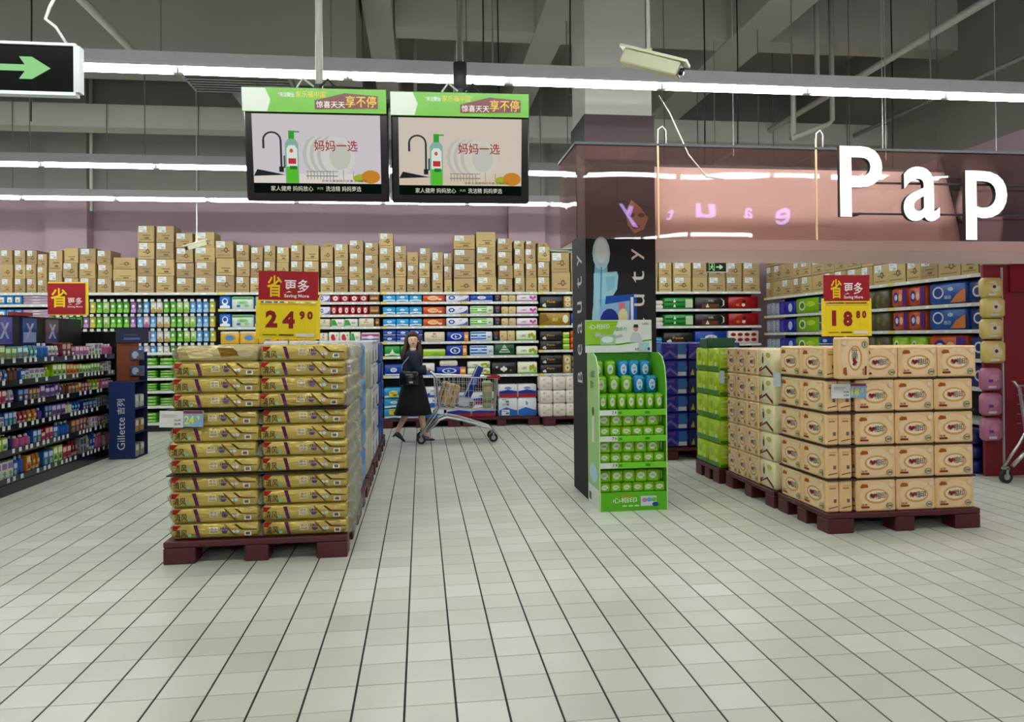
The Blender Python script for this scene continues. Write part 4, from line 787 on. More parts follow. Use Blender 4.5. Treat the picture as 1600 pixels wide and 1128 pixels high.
row('lblue', -.6, -.28, 1, .1465, .5, fl, 3, 12.03); row('whiteb', .05, .36, 1, .1465, .5, fl, 3, 12.03); row('redblue', 1.25, 1.88, 2, .45, .22, 'stacked on the pallet beyond the trolley', 1, 12.03); row('whiteb', 1.25, 1.88, 2, .1465, .3, 'on the pallet beyond the trolley', 1, 12.03); row('redblue', .4, 1.2, 2, .1465, .4, 'on the pallet hidden by the trolley', 2, 12.03); row('deepblue', -.27, .04, 1, .1465, .45, fl, 2, 12.03)
for x, z, c in ((-.45, .5, 'E4C818'), (-.45, .22, 'E4C818'), (.2, .52, 'D8DCDC'), (1.36, .36, 'D8DCDC'), (1.36, .17, 'D8DCDC'), (2.3, .13, 'D8DCDC')):
    m = MB(); m.box((-.065, 0, 0), (.065, .004, .09), c); m.prn((-.065, 0, 0), (1,0,0), (0,0,1), .13, .09, [('r',.1,.7,.6,.8,'707070'), ('r',.5,.2,.9,.5,'505050')])
    thing('price_card', ('yellow' if c[0] == 'E' else 'white')+' price card on the packs of the floor pallets', 'price card', m.mesh('price_card', 'card'), (x, 12.02, z), group='price cards on the floor pallets')
# black pack bay
ZG = [2.2, 1.925, 1.635, 1.225, .83]
bay(1.955, 3.2, ZG, 'white shelving bay of black and gold tissue packs beside the pillar')
wg = lambda k: 'on the %s shelf beside the pillar' % ORD[k]
row('blackp', 1.98, 2.38, 1, ZG[1], .21, wg(1)); row('goldr', 2.39, 2.53, 1, ZG[1], .21, wg(1)); row('whiteb', 2.54, 2.8, 2, ZG[1], .21, wg(1), 2)
row('goldp', 1.98, 2.5, 1, ZG[2], .22, wg(2)); row('deepblue', 2.51, 2.8, 1, ZG[2], .21, wg(2))
row('blackp', 1.98, 2.36, 1, ZG[3], .32, wg(3), 2); row('limep', 2.37, 2.49, 1, ZG[3], .3, wg(3), 3); row('orange', 2.5, 2.75, 1, ZG[3], .32, wg(3), 3)
row('blackp', 1.98, 2.36, 1, ZG[4], .31, wg(4), 2); row('goldr', 2.37, 2.52, 1, ZG[4], .31, wg(4)); row('rolls', 2.54, 2.78, 1, ZG[4], .29, wg(4), 3)
pallet(1.96, 11.85, 1.2, .45, 'dark red floor pallet under the white toilet roll bales')
row('rolls', 1.9, 2.76, 4, .1465, .65, 'stacked on the floor pallet beside the pillar', 3, 11.82, .3)
# red pack bay
bay(-1.655, -.655, ZE, 'white shelving bay of red and brown packs behind the 24.90 sign')
wr = lambda k: 'on the %s shelf behind the 24.90 sign' % ORD[k]
row('violetw', -1.64, -1.46, 1, ZE[1], .13, wr(1)); row('redround', -1.45, -.85, 4, ZE[1], .12, wr(1)); row('brownp', -.84, -.67, 1, ZE[1], .13, wr(1))
row('violetw', -1.64, -1.46, 1, ZE[2], .13, wr(2)); row('redround', -1.45, -.85, 6, ZE[2], .14, wr(2)); row('brownp', -.84, -.67, 1, ZE[2], .14, wr(2))
row('creamp', -1.64, -1.46, 1, ZE[3], .13, wr(3)); row('greenw', -1.45, -1.02, 2, ZE[3], .13, wr(3)); row('creamp', -1.01, -.76, 1, ZE[3], .14, wr(3)); row('brownp', -.75, -.67, 1, ZE[3], .14, wr(3))
row('creamp', -1.64, -1.5, 1, ZE[4], .16, wr(4)); row('redfl', -1.49, -1.15, 2, ZE[4], .17, wr(4)); row('greenw', -1.14, -.98, 1, ZE[4], .17, wr(4)); row('pinkrow', -.97, -.67, 1, ZE[4], .16, wr(4))
# napkin bay
ZC_ = [2.2, 1.935, 1.645, 1.37, 1.1, .8, .5]
bay(-3.2, -1.66, ZC_, 'white shelving bay of napkin packs behind the gold stack')
wn = lambda k: 'on the %s shelf next to the pegboard' % ORD[k]
for k in (1, 2):
    row('napblue', -3.19, -3.01, 1, ZC_[k], .215, wn(k)); row('napgreen', -3.0, -2.66, 1, ZC_[k], .2, wn(k)); row('napblue', -2.65, -2.2, 2, ZC_[k], .21, wn(k)); row('napgreen', -2.19, -1.69, 2, ZC_[k], .2, wn(k))
row('naporange', -3.18, -1.7, 5, ZC_[3], .215, wn(3)); row('napblue', -3.18, -1.7, 5, ZC_[4], .21, wn(4)); row('napgreen', -3.18, -1.7, 5, ZC_[5], .21, wn(5))
# pegboard bay
ZP = [2.2, 1.255, 1.05, .855, .65, .415, .15]
pb = bay(-5.7, -3.205, ZP, 'black pegboard bay of hanging sachets with wipe shelves below')
wp = lambda k: 'hanging in the %s row of the pegboard' % ORD[k]
order = ['hd','hw','hl','hg','hv','hy','hg','hl','hg','hg','hg','hv','hd','hb','hw','hw','hg','hg','hl','hl','hb','hb','hb','hy']
order2 = ['hl','hw','hg','hg','hv','hy','hg','hl','hg','hg','hg','hv','hb','hp','hb','hw','hw','hg','hg','hl','hl','hb','hb','hy']
pegm = MB(); pegm.cyl((0, .0, 0), (0, .34, 0), .004, n=5, col='A0A2A4'); pegm.box((-.028, -.004, -.012), (.028, 0, .028), 'C4C8C8'); peg_me = pegm.mesh('peg_hook', 'paint')
for r in range(4):
    for i in range(24):
        k = (order if r in (0,) else order2)[i]; x = -5.62+i*.1005; z = 2.07-r*.232
        ob('peg_hook', peg_me, pb, (x+5.7, .07, z))
        put(k, .086, .05, .175, (x+(random.random()-.5)*.01, YB+.12, z-.187), 0, 'hanging_sachet', KIND[k][5]+' '+wp(r), 'sachet', 'sachets '+wp(r))
ws = lambda k: 'on the %s shelf below the pegboard' % ORD[k-1]
for k in range(2, 7):
    z = ZP[k]; zt = ZP[k-1]; L_ = 2 if k == 2 else 3
    row('cl', -4.95, -4.55, 2, z, .13+.02*(k > 4), ws(k-1), L_, d=.3); row('cl', -4.53, -4.34, 1, z, .13+.03*(k > 4), ws(k-1), L_, d=.3); row('cg', -4.33, -4.15, 1, z, .12+.03*(k > 4), ws(k-1), L_, d=.3); row('cg', -4.1, -3.3, 4, z, .12, ws(k-1), L_, d=.3)
# end bay
ZA = [2.2, 2.02, 1.8, 1.55, 1.3]
bay(-6.75, -5.705, ZA, 'white shelving bay of pink striped packs behind the cosmetics')
wa = lambda k: 'on the %s shelf behind the cosmetics' % ORD[k]
for k in (1, 2, 3, 4): row('bluesq', -6.7, -6.12, 5, ZA[k], .145, wa(k)); row('pinkrow', -6.11, -5.72, 1, ZA[k], .14, wa(k), 3)
# corner bay past the pillar
ZH = [2.2, 1.9, 1.61, 1.3, 1.0]
bay(3.205, 5.87, ZH, 'white shelving bay of red and black bales in the corner')
wc = lambda k: 'on the %s shelf of the corner bay' % ORD[k]
for k in (1, 2):
    z = ZH[k]; row('rolls', 3.7, 4.13, 2, z, .15, wc(k), 2); row('green3', 4.14, 4.66, 1, z, .2, wc(k)); row('blackbr', 4.69, 5.27, 1, z, .21, wc(k)); row('redp', 5.29, 5.84, 1, z, .215, wc(k))
row('lblue', 3.6, 4.1, 2, ZH[3], .12, wc(3), 2); row('blackp', 4.12, 4.66, 1, ZH[3], .2, wc(3)); row('deepblue', 4.68, 5.26, 1, ZH[3], .22, wc(3)); row('hearts', 5.28, 5.84, 1, ZH[3], .22, wc(3))
row('deepblue', 3.6, 5.8, 4, ZH[4], .2, wc(4))
# ------------------------------------------------------------------ side wall shelving (faces the aisle)
XR = 5.9
ZR = [2.08, 1.77, 1.48, 1.165, .86, .5]
bay(6.9, 8.77, ZR, 'side wall shelving bay of blue and orange tissue bags', y=XR, rz=-math.pi/2)
bay(8.775, 10.31, ZR, 'side wall shelving bay of dark bales behind the 18.80 sign', y=XR, rz=-math.pi/2)
bay(10.315, 12.2, ZR, 'side wall shelving bay meeting the corner bay', y=XR, rz=-math.pi/2)
wq = lambda k: 'on the %s side wall shelf' % ORD[k]
for k in (1, 2, 3, 4):
    z = ZR[k]; h = .245
    row('greyp', 12.18, 11.73, 3, z, h-.03, wq(k), side=XR); row('purplep', 11.72, 11.2, 1, z, h-.02, wq(k), side=XR); row('limebag', 11.18, 10.5, 1, z, h, wq(k), side=XR); row('deepblue', 10.48, 9.83, 2, z, h, wq(k), side=XR, layers=2)
    row('olive', 9.74, 8.8, 3, z, h, wq(k), side=XR); row('orpurp' if k != 3 else 'limebag', 8.75, 8.1, 2, z, h, wq(k), side=XR); row('bluebag' if k != 3 else 'orpurp', 8.06, 7.44, 1, z, h+.01, wq(k), side=XR); row('navybag', 7.42, 6.93, 1, z, h, wq(k), side=XR)
row('navybag', 8.7, 6.93, 5, .0, .44, 'on the floor under the side wall shelving', side=XR-.35, layers=3, d=.3)
# end panel and bag strips
ep = thing('end_panel', 'dark red end panel of the side wall shelving', 'panel', loc=(5.62, 6.82, 0))
m = MB(); m.rbox((0, 0, 0), (.92, .04, 2.13), .006, '7A1420'); part('board', m, 'paint', ep)
m = MB(); m.box((.19, -.02, .1), (.2, -.0005, 2.1), 'C8CACA'); part('hanging_strip', m, 'paint', ep)
for i, z in enumerate((1.79, 1.59, 1.38, 1.14)): put('yellowbag', .215+.01*(i % 2), .12, .2 if i < 3 else .22, (5.65+(i % 2)*.015, 6.758, z), 0, 'tissue_bag', 'yellow tissue bag hanging on the red end panel', 'tissue bag', 'bags hanging on the red end panel')
for i, z in enumerate((.87, .62, .37)): put('pinkbag', .2, .12, .22, (5.63, 6.758, z), 0, 'tissue_bag', 'pink tissue bag hanging on the red end panel', 'tissue bag', 'bags hanging on the red end panel')
m = MB(); pts = [(5.9, 1.85), (6.4, 1.85), (6.4, 2.3), (6.15, 2.34), (5.9, 2.12)]
fr, bk = [(x, 6.795, z) for x, z in pts], [(x, 6.819, z) for x, z in pts]
m.face(fr, '8A1824'); m.face(bk[::-1], '8A1824')
for i in range(5): m.face([fr[i], bk[i], bk[(i+1) % 5], fr[(i+1) % 5]], '7A1420')
thing('promo_header', 'dark red pointed header card fixed on the end panel', 'sign', m.mesh('promo_header', 'card'))

# ------------------------------------------------------------------ cartons on top of the shelving
KR = ['A88F68', 'B09668', '9E8660', 'B69E6C', 'A48C62']
_ct = {}
def carton_me(w, d, h, v):
    key = (round(w, 2), round(d, 2), round(h, 2), v)
    if key not in _ct:
        w, d, h = key[:3]
        m = MB(); m.box((-w/2, -d/2, 0), (w/2, d/2, h), KR[v % 5]); m.prn((-w/2, -d/2, 0), (1,0,0), (0,0,1), w, h, [('r',.0,.985,1,1,'7A6240'), ('r',.1,.12,.85,.17,'8A7048'), ('r',.3,.38,.8,.44,'7E6440')]+([('e',.6,.45,.12,.16,'6E5638'), ('e',.6,.45,.06,.08,'A98B5E')] if v % 3 == 0 else [('r',.45,.2,.7,.3,'70583A')]))
        m.prn((-w/2, d/2, h), (1,0,0), (0,-1,0), w, d, [('r',0,.46,1,.54,'C0A878')])
        a = m.mesh('carton', 'kraft')
        lx = .06 if v % 4 != 3 else .1; lw = min(.15, w*.48)
        m = MB(); m.box((-w/2+lx*w, -d/2-.0025, h*.6), (-w/2+lx*w+lw, -d/2-.0005, h*.6+min(.115, h*.36)), 'E4E8E8'); m.prn((-w/2+lx*w, -d/2-.0025, h*.6), (1,0,0), (0,0,1), lw, min(.115, h*.36), [('r',.1,.7,.6,.78,'8A9094'), ('r',.1,.4,.8,.46,'9AA0A4'), ('r',.5,.1,.9,.3,'A8AEB2')])
        _ct[key] = (a, m.mesh('label', 'card'))
    return _ct[key]
def carton(w, d, h, loc, rz, v, label, group):
    a, b = carton_me(w, d, h, v); o = thing('carton', label, 'carton', a, loc, rz, group)
    if v % 7 != 6: ob('shipping_label', b, o)
cols = [(-6.42,-6.24,.66,3),(-6.23,-6.06,.66,3),(-6.05,-5.9,.66,3),(-5.89,-5.74,.6,3),(-5.73,-5.53,.66,2),(-5.51,-5.29,.7,3),(-5.28,-5.03,.69,3),(-5.02,-4.8,.66,3),(-4.78,-4.44,.56,3),
 (-4.42,-4.16,1.06,4),(-4.14,-3.86,1.06,4),(-3.84,-3.57,.95,4),(-3.56,-3.25,.96,4),(-3.24,-2.95,.83,3),(-2.93,-2.72,.77,3),(-2.71,-2.51,.73,3),(-2.5,-2.31,.76,3),(-2.3,-2.1,.73,3),(-2.08,-1.88,.77,3),(-1.87,-1.63,.77,3),(-1.61,-1.4,.74,3),(-1.39,-1.16,.79,3),(-1.15,-.92,.85,4),(-.91,-.68,.81,4),(-.67,-.43,.97,4),(-.42,-.23,.76,3),(-.22,-.04,.66,3),(-.03,.16,.73,3),(.18,.37,.66,2),(.38,.52,.65,3),
 (.54,.9,.95,4),(.92,1.25,1.0,4),(1.27,1.53,.9,4),(1.55,1.73,.72,3),(1.74,1.93,.72,3),(1.95,2.16,.77,3),(2.18,2.5,.67,2),(2.52,2.8,.67,2),(2.82,3.1,.66,2),
 (3.75,4.03,.5,2),(4.04,4.28,.5,2),(4.3,4.63,.5,2),(4.64,4.92,.5,2),(4.93,5.24,.5,2),(5.25,5.54,.5,2),(5.55,5.86,.5,2)]
for q, (a, b, H, n) in enumerate(cols):
    z = 2.2005; hs = [H/n]*n
    lab = 'kraft carton with white label in the row %s' % ('above the cosmetics end' if b < -4.43 else 'above the pegboard' if b < -3.2 else 'above the 24.90 sign' if b < -.67 else 'above the shopper' if b < .53 else 'in the tall stacks past the shopper' if b < 1.54 else 'before the pillar' if b < 3.2 else 'over the corner bay')
    for r in range(n):
        w = b-a-.012
        carton(w-random.random()*.012, .38, hs[r]-.003, ((a+b)/2+(random.random()-.5)*.012, YB+.2+random.random()*.02, z), (random.random()-.5)*.04 if r else 0, random.randrange(14), '%s kraft carton up in the %s stack %s' % (NTH[r], ORDW[38-q if q < 39 else 45-q], 'counted from the black pillar' if q < 39 else 'over the corner bay from the side wall'), 'cartons '+lab[35:])
        z += hs[r]
    if random.random() < .25 and H < .8 and not 1.5 < a < 1.95: carton(b-a-.04, .2, .07, ((a+b)/2, YB+.26, z), .1, 6, 'low open carton lying on top of the wall carton row', 'low cartons on the carton row')
carton(.165, .3, .14, (1.64, YB+.2, 2.9205), 0, 3, 'small yellowish carton on the stack before the pillar', None); carton(.16, .3, .14, (1.84, YB+.2, 2.9205), 0, 2, 'small brown carton on the stack before the pillar', None)
y = 12.15
q = 0
while y > 7.1:
    w = .26+.05*((q*7) % 3)
    for r in range(2 if y < 10.5 else 3): carton(w-.012, .38, .262, (XR+.2+random.random()*.02, y-w/2, 2.0805+r*.265), -math.pi/2, random.randrange(14), '%s kraft carton up in the %s stack from the corner along the side wall' % (NTH[r], ORDW[q]), 'cartons on the side wall shelving')
    y -= w; q += 1
for k, (dx, dz, a) in enumerate(((0, 0, .2), (.18, .04, -.25))):
    thing('loose_board', 'grey board lying on the cartons before the pillar', 'board', bx((-.17, -.1, 0), (.17, .1, .03), '8C9484').mesh('loose_board', 'paint'), (2.3+dx, YB+.1, 2.875+dz), a, 'grey boards on the cartons')

# ------------------------------------------------------------------ black cosmetics gondola
XG = -3.86
ZQ = [1.275, 1.07, .86, .645, .415, .15]
cg = thing('cosmetics_gondola', 'long black gondola of toiletries on the aisle', 'gondola', loc=(XG, 4.6, 0))
part('back_panel', bx((-.46, 0, 0), (-.42, 5.4, 1.72), '0C0C0E'), 'paint', cg)
part('plinth', bx((-.41, 0, 0), (-.0, 5.4, .1), '101012'), 'gloss', cg)
part('end_board', bx((-.44, 5.401, 0), (.0, 5.44, 1.56), '0B0B0D'), 'gloss', cg)
tick = MB(); tick.box((0, -.022, -.03), (.003, .022, .012), 'D0D4D4'); tick_me = tick.mesh('price_ticket', 'card')
random.seed(11)
for k, z in enumerate(ZQ):
    s = part('shelf', bx((-.415, 0, z-.02), (-.02, 5.399, z), '131316'), 'paint', cg)
    part('front_rail', bx((-.0195, 0, z-.055), (-.012, 5.399, z+.006), '0E0E10'), 'gloss', s)
    y = 2.3+random.random()*.1
    while y < 5.35: ob('price_ticket', tick_me, s, (-.0119, y, z-.005)); y += random.choice((.09, .1, .12, .14, .2, .3))
for y, c, c2 in ((3.05, '5A6A60', '8A8270'), (3.62, '5A4A9C', '3A4A8C'), (4.12, '2A3A7C', '8A98C0'), (4.62, '5C3A40', '38406A')):
    m = MB(); m.box((-.419, y-.15, 1.42), (-.405, y+.15, 1.70), c); m.prn((-.405, y-.15, 1.42), (0,1,0), (0,0,1), .3, .28, [('r',.06,.06,.94,.45,c2), ('p',[(.2,.2),(.35,.2),(.8,.8),(.65,.8)],'A8A8C4'), ('p',[(.65,.2),(.8,.2),(.4,.8),(.25,.8)],'9494B8')]); part('poster', m, 'gloss', cg)
PAL = [('white','D0D0CC','8A6A9C'),('blue','3A62A8','C8D4E4'),('navy','1E2A5C','8A98C0'),('green','5E9C4C','D8E4C0'),('pink','C06A94','F0D8E4'),('maroon','6A2430','C8A098'),('orange','C07838','E8D8A0'),('violet','5E4A8C','C8C0DC'),('lime','9CBC3C','F0F4D8'),('teal','4A8C94','D8ECEC'),('brown','6A4636','C8A47C'),('grey','8A8E94','3A3E48'),('red','A8323A','E8D0C8'),('cream','D4CBB0','6A7A5A')]
def item_me(shape, ci, w, h):
    key = ('it', shape, ci, round(w, 2), round(h, 2))
    if key not in _pk:
        w, h = key[3], key[4]; _, c, c2 = PAL[ci]; m = MB(); n = 10
        if shape == 'bottle':
            r = w*.42; m.lathe([(r*.95,0),(r,.01),(r,h*.68),(r*.6,h*.78),(r*.35,h*.8)], n, c); m.lathe([(r*.42,h*.8),(r*.42,h*.97),(r*.36,h)], n, c2)
            for i in range(3, 8):
                a0, a1 = 2*math.pi*(i+.0)/n+math.pi, 2*math.pi*(i+1)/n+math.pi
                m.face([(1.01*r*math.cos(a), 1.01*r*math.sin(a), zz) for a, zz in ((a0,h*.15),(a1,h*.15),(a1,h*.55),(a0,h*.55))], c2)
        elif shape == 'tube':
            m.loft([[(a*w*.36, b*.02*f, z) for a, b in ((-1,-1),(1,-1),(1,1),(-1,1))] for z, f in ((h*.2,1),(h*.6,.8),(h,.1))], c); m.cyl((0,0,0),(0,0,h*.2),w*.26,n=8,col=c2); m.prn((-w*.25,-.021,h*.3),(1,0,0),(0,0,1),w*.5,h*.4,[('r',0,.2,1,.8,c2)])
        else:
            m.rbox((-w*.47,-.05,0),(w*.47,.05,h),.004,c); m.prn((-w*.47,-.05,0),(1,0,0),(0,0,1),w*.94,h,[('r',.08,.55,.92,.9,c2),('e',.5,.3,.28,.14,PAL[(ci*5+3)%14][1]),('r',.2,.08,.8,.14,c2)])
            if shape == 'pump': m.cyl((0,0,h),(0,0,h*1.2),w*.1,n=6,col=c2); m.box((-w*.1,-.04,h*1.18),(w*.1,.02,h*1.26),c2)
        _pk[key] = m.mesh('toiletry', 'film')
    return _pk[key]
SHN = {'bottle': 'bottle', 'tube': 'squeeze tube', 'carton_box': 'carton', 'pump': 'pump pack'}
themes = [(1,3,9,8,0,5,4,0,4), (5,1,1,0,8,1,6,8,3,0), (5,12,2,10,7,10,6,8,4), (3,1,12,6,7,13,1,2,11,11), (6,8,4,6,12,1,10,5,0,0), (3,0,1,6,1,8,3,5,13,4,4)]
for k, z in enumerate(ZQ):
    y = 6.95; th = themes[k]; hmax = ((1.5 if k == 0 else ZQ[k-1])-z)-.075
    while y < 9.93:
        ci = th[min(len(th)-1, int((y-6.95)/2.98*len(th)))]
        if random.random() < .18: ci = random.randrange(14)
        sh = random.choice(('bottle', 'carton_box', 'carton_box', 'tube', 'pump')); w = random.choice((.07, .08, .1)); h = round(hmax*random.uniform(.72, .98), 2)
        if sh == 'pump': h = round(h*.78, 2)
        for rep in range(random.choice((1, 2, 2, 3))):
            if y > 9.93: break
            lab = '%s toiletry %s on the %s shelf of the black gondola' % (PAL[ci][0], SHN[sh], ORD[k])
            thing('toiletry_'+sh, lab, SHN[sh], item_me(sh, ci, w, h), (XG-.09, y+w/2, z+.0005), math.pi/2, 'toiletries on the %s gondola shelf' % ORD[k])
            y += w+.003
save_sign((-4.1, 9.2, 1.76), .41, None, 'red and yellow saving sign standing above the black gondola', 0, .04, 0, True)
thing('leaflet_tray', 'red and white leaflet tray on the gondola top', 'tray', bx((-4.3, 8.35, 1.721), (-4.25, 8.75, 1.76), '8A1A28').mesh('leaflet_tray', 'paint'))

# ------------------------------------------------------------------ navy razor stand
rs = thing('razor_stand', 'navy cardboard razor stand at the end of the black gondola', 'display stand', loc=(-3.78, 9.55, 0))
NV = '1C2C5C'
m = MB(); m.box((0,0,0),(.30,.012,.94),NV); part('front_panel', m, 'card', rs)
m = MB(); m.prn((0,0,0),(1,0,0),(0,0,1),.30,.94,[('T','Gillette',.62,.12,.3,'D8DCE8',.42),('T','吉列',.62,.58,.3,'C8CCDC',.2)]); part('lettering', m, 'card', rs)
for z in (.0, .3, .6, .93): part('shelf', bx((.0, .0125, z), (.30, .42, z+.012), '15204A'), 'card', rs)
part('rear_panel', bx((0, .4205, 0), (.30, .43, 1.3), '15204A'), 'card', rs)
part('inner_panel', bx((0, .0125, .0125), (.012, .42, .9295), '15204A'), 'card', rs)
m = MB(); m.box((0,.25,.9425),(.26,.26,1.42),'7A4430'); part('upper_panel', m, 'card', rs)
m = MB(); m.box((.0,.22,1.42),(.32,.43,1.60),'20243C'); m.prn((0,.22,1.42),(1,0,0),(0,0,1),.32,.18,[('r',.3,.2,.9,.34,'5A6A9C'),('r',.3,.5,.8,.56,'48506C')]); part('header', m, 'card', rs)
for i, (z, c) in enumerate(((.0125,'8A8474'),(.3125,'A8845A'),(.6125,'B0B4AC'))):
    for j in range(2):
        m = MB(); m.rbox((-.05,-.06,0),(.05,.06,.16),.01,c); m.prn((-.05,-.06,0),(1,0,0),(0,0,1),.1,.16,[('r',.1,.5,.9,.9,'5A5E68')]); m.prn((.05,-.06,0),(0,1,0),(0,0,1),.12,.16,[('r',.1,.5,.9,.9,'D8D8D0')])
        thing('razor_pack', 'small razor blister pack in the navy stand', 'razor pack', m.mesh('razor_pack', 'film'), (-3.54, 9.66+j*.17, z+.0005), 0, 'razor packs in the navy stand')
for j, z in enumerate((1.0, 1.2)):
    m = MB(); m.rbox((-.08,-.02,0),(.08,.02,.13),.01,'4A5670'); m.prn((-.08,-.02,0),(1,0,0),(0,0,1),.16,.13,[('e',.4,.5,.25,.35,'A8B4CC'),('r',.5,.1,.9,.4,'7A5A50')])
    thing('razor_pack', 'blue razor pack hanging high on the navy stand', 'razor pack', m.mesh('razor_pack', 'film'), (-3.53, 9.78, z), 0, 'razor packs hanging on the navy stand')

# ------------------------------------------------------------------ shopping trolley
def trolley(loc, rz, label, items=True):
    t = thing('shopping_trolley', label, 'trolley', loc=loc, rz=rz)
    W2 = .26
    def P(x, z, s): return (x, s*(W2-.03*(x-.1)/.9), z)
    wire = MB(); G = 'C0C4C4'
    top = lambda x: .93-.05*(x-.12)/.9
    bot = lambda x: .47-.04*(x-.12)/.9
    xs = [.14+.86*i/13 for i in range(14)]
    for s in (-1, 1):
        for x in xs: wire.tube([P(x, top(x), s), (x*.94+.03, s*(W2-.05-.03*(x-.1)/.9), bot(x))], .0035, 4, G)
        for q in (0, .2, .4, .6, .8): wire.tube([P(.13, top(.13)-(top(.13)-bot(.13))*q, s), P(1.0, top(1.)-(top(1.)-bot(1.))*q, s)], .0035, 4, G)
        wire.tube([P(.12, top(.12), s), P(1.02, top(1.02), s)], .008, 6, 'CACECE')
    for i in range(9):
        y = -.2+i*.05; wire.tube([(.14, y, bot(.14)), (.97, y*.86, bot(.97))], .003, 4, G); wire.tube([(.97, y*.86, bot(.97)), (1.0, y*.9, top(1.))], .0035, 4, G); wire.tube([(.15, y, bot(.15)), (.13, y*1.1, top(.13))], .0035, 4, G)
    for q in (0, .33, .66): wire.tube([(1.0, -.23, .43+.45*q), (1.0, .23, .43+.45*q)], .0035, 4, G)
    b = part('wire_basket', wire, 'steel', t); b['kind'] = 'stuff'
    m = MB()
    for s in (-1, 1):
        m.tube([P(.08, .99, s), P(.16, .9, s), (.2, s*.23, .5), (.13, s*.23, .38), (-.06, s*.23, .13)], .014, 7, 'B8BCBC')
        m.tube([(.02, s*.2, .16), (.2, s*.2, .33), (.3, s*.2, .36), (.5, s*.19, .32), (.9, s*.16, .19), (.94, s*.15, .14)], .02, 7, 'C6CACA')
    m.tube([(.3, -.2, .36), (.3, .2, .36)], .014, 7, 'B8BCBC'); m.tube([(.62, -.18, .28), (.62, .18, .28)], .012, 7, 'B8BCBC')
    part('chassis', m, 'steel', t, True)
    m = MB(); m.tube([(.08, -.26, .99), (.08, .26, .99)], .016, 8, '9A1C26'); part('handle', m, 'gloss', t, True)
    m = MB(); m.box((1.0, -.24, .86), (1.03, .24, .915), '9A1C26')
    for s in (-1, 1): m.box((.85, s*.24-.008, .885), (1.0, s*.24+.008, .915), '9A1C26')
    part('bumper', m, 'gloss', t)
    sp = MB(); 
    for i in range(8): sp.tube([(.16, -.2+i*.055, .9), (.4, -.2+i*.055, .62)], .003, 4, G)
    part('child_seat_grid', sp, 'steel', t)['kind'] = 'stuff'
    for x, y, r in ((.94, .15, .062), (.94, -.15, .062), (-.05, .2, .062), (-.05, -.2, .062)):
        m = MB(); m.cyl((x, y-.016, r), (x, y+.016, r), r, n=16, col='1C1C1E'); w = part('wheel', m, 'rubber', t)
        m = MB(); m.cyl((x, y-.018, r), (x, y+.018, r), r*.5, n=12, col='9A9C9C'); part('hub', m, 'paint', w)
        m = MB(); m.box((x-.012, y-.026, r), (x+.012, y-.019, r+.1), '8C9090'); m.box((x-.012, y+.019, r), (x+.012, y+.026, r+.1), '8C9090'); m.box((x-.02, y-.026, r+.07), (x+.02, y+.026, r+.085), '8C9090'); part('caster_fork', m, 'paint', t)
    return t
TX, TY = .04, 10.35
trolley((TX, TY, 0), 0, 'chrome shopping trolley with red handle pushed by the shopper')
def goods(name, label, cat, col, a, b, r, rot=(0,0,0), spec=()):
    c = [(a[i]+b[i])/2 for i in range(3)]; m = MB(); h = [(b[i]-a[i])/2 for i in range(3)]
    m.rbox([-q for q in h], h, r, col); m.prn((-h[0], -h[1], -h[2]), (1,0,0), (0,0,1), 2*h[0], 2*h[2], spec)
    thing(name, label, cat, m.mesh(name, 'film'), (TX+c[0], TY+c[1], c[2]), rot=rot)
goods('noodle_pack', 'striped beige noodle pack in the trolley', 'food pack', 'C8AC88', (.2,-.17,.5), (.46,.02,.82), .02, (0,.3,0), [('r',.15,0,.22,1,'8A3A2A'), ('r',.4,0,.46,1,'E4D8C0'), ('r',.65,0,.72,1,'A8743A'), ('e',.5,.5,.2,.15,'D8B890')])
goods('wrapped_bag', 'silver blue bag lying in the trolley', 'bag', 'A8B4C8', (.43,-.19,.475), (.69,.0,.61), .04, (0,.1,0), [('e',.4,.5,.3,.3,'D8DCE4'), ('e',.8,.5,.12,.2,'5A4A3A')])
goods('detergent_box', 'tall blue box leaning in the trolley', 'box', '26348C', (.62,.03,.5), (.72,.17,1.06), .006, (0,.42,0), [('r',.0,.0,.16,1,'C8CCD4'), ('e',.6,.6,.3,.1,'8A98D0')])
goods('snack_bag', 'greenish snack bag in the trolley', 'bag', 'A8AC84', (.8,-.17,.47), (.93,.02,.84), .02, (0,0,0), [('r',.1,.6,.9,.8,'C8B48C'), ('r',.1,.2,.9,.3,'707A5A')])
goods('soap_box', 'mixed dark soap box in the trolley', 'box', '5A4A50', (.4,.03,.475), (.54,.16,.58), .01, (0,.2,0), [('e',.5,.5,.3,.3,'B08A80')])
trolley((5.6, 6.28, 0), 0, 'chrome trolley parked by the red end panel')

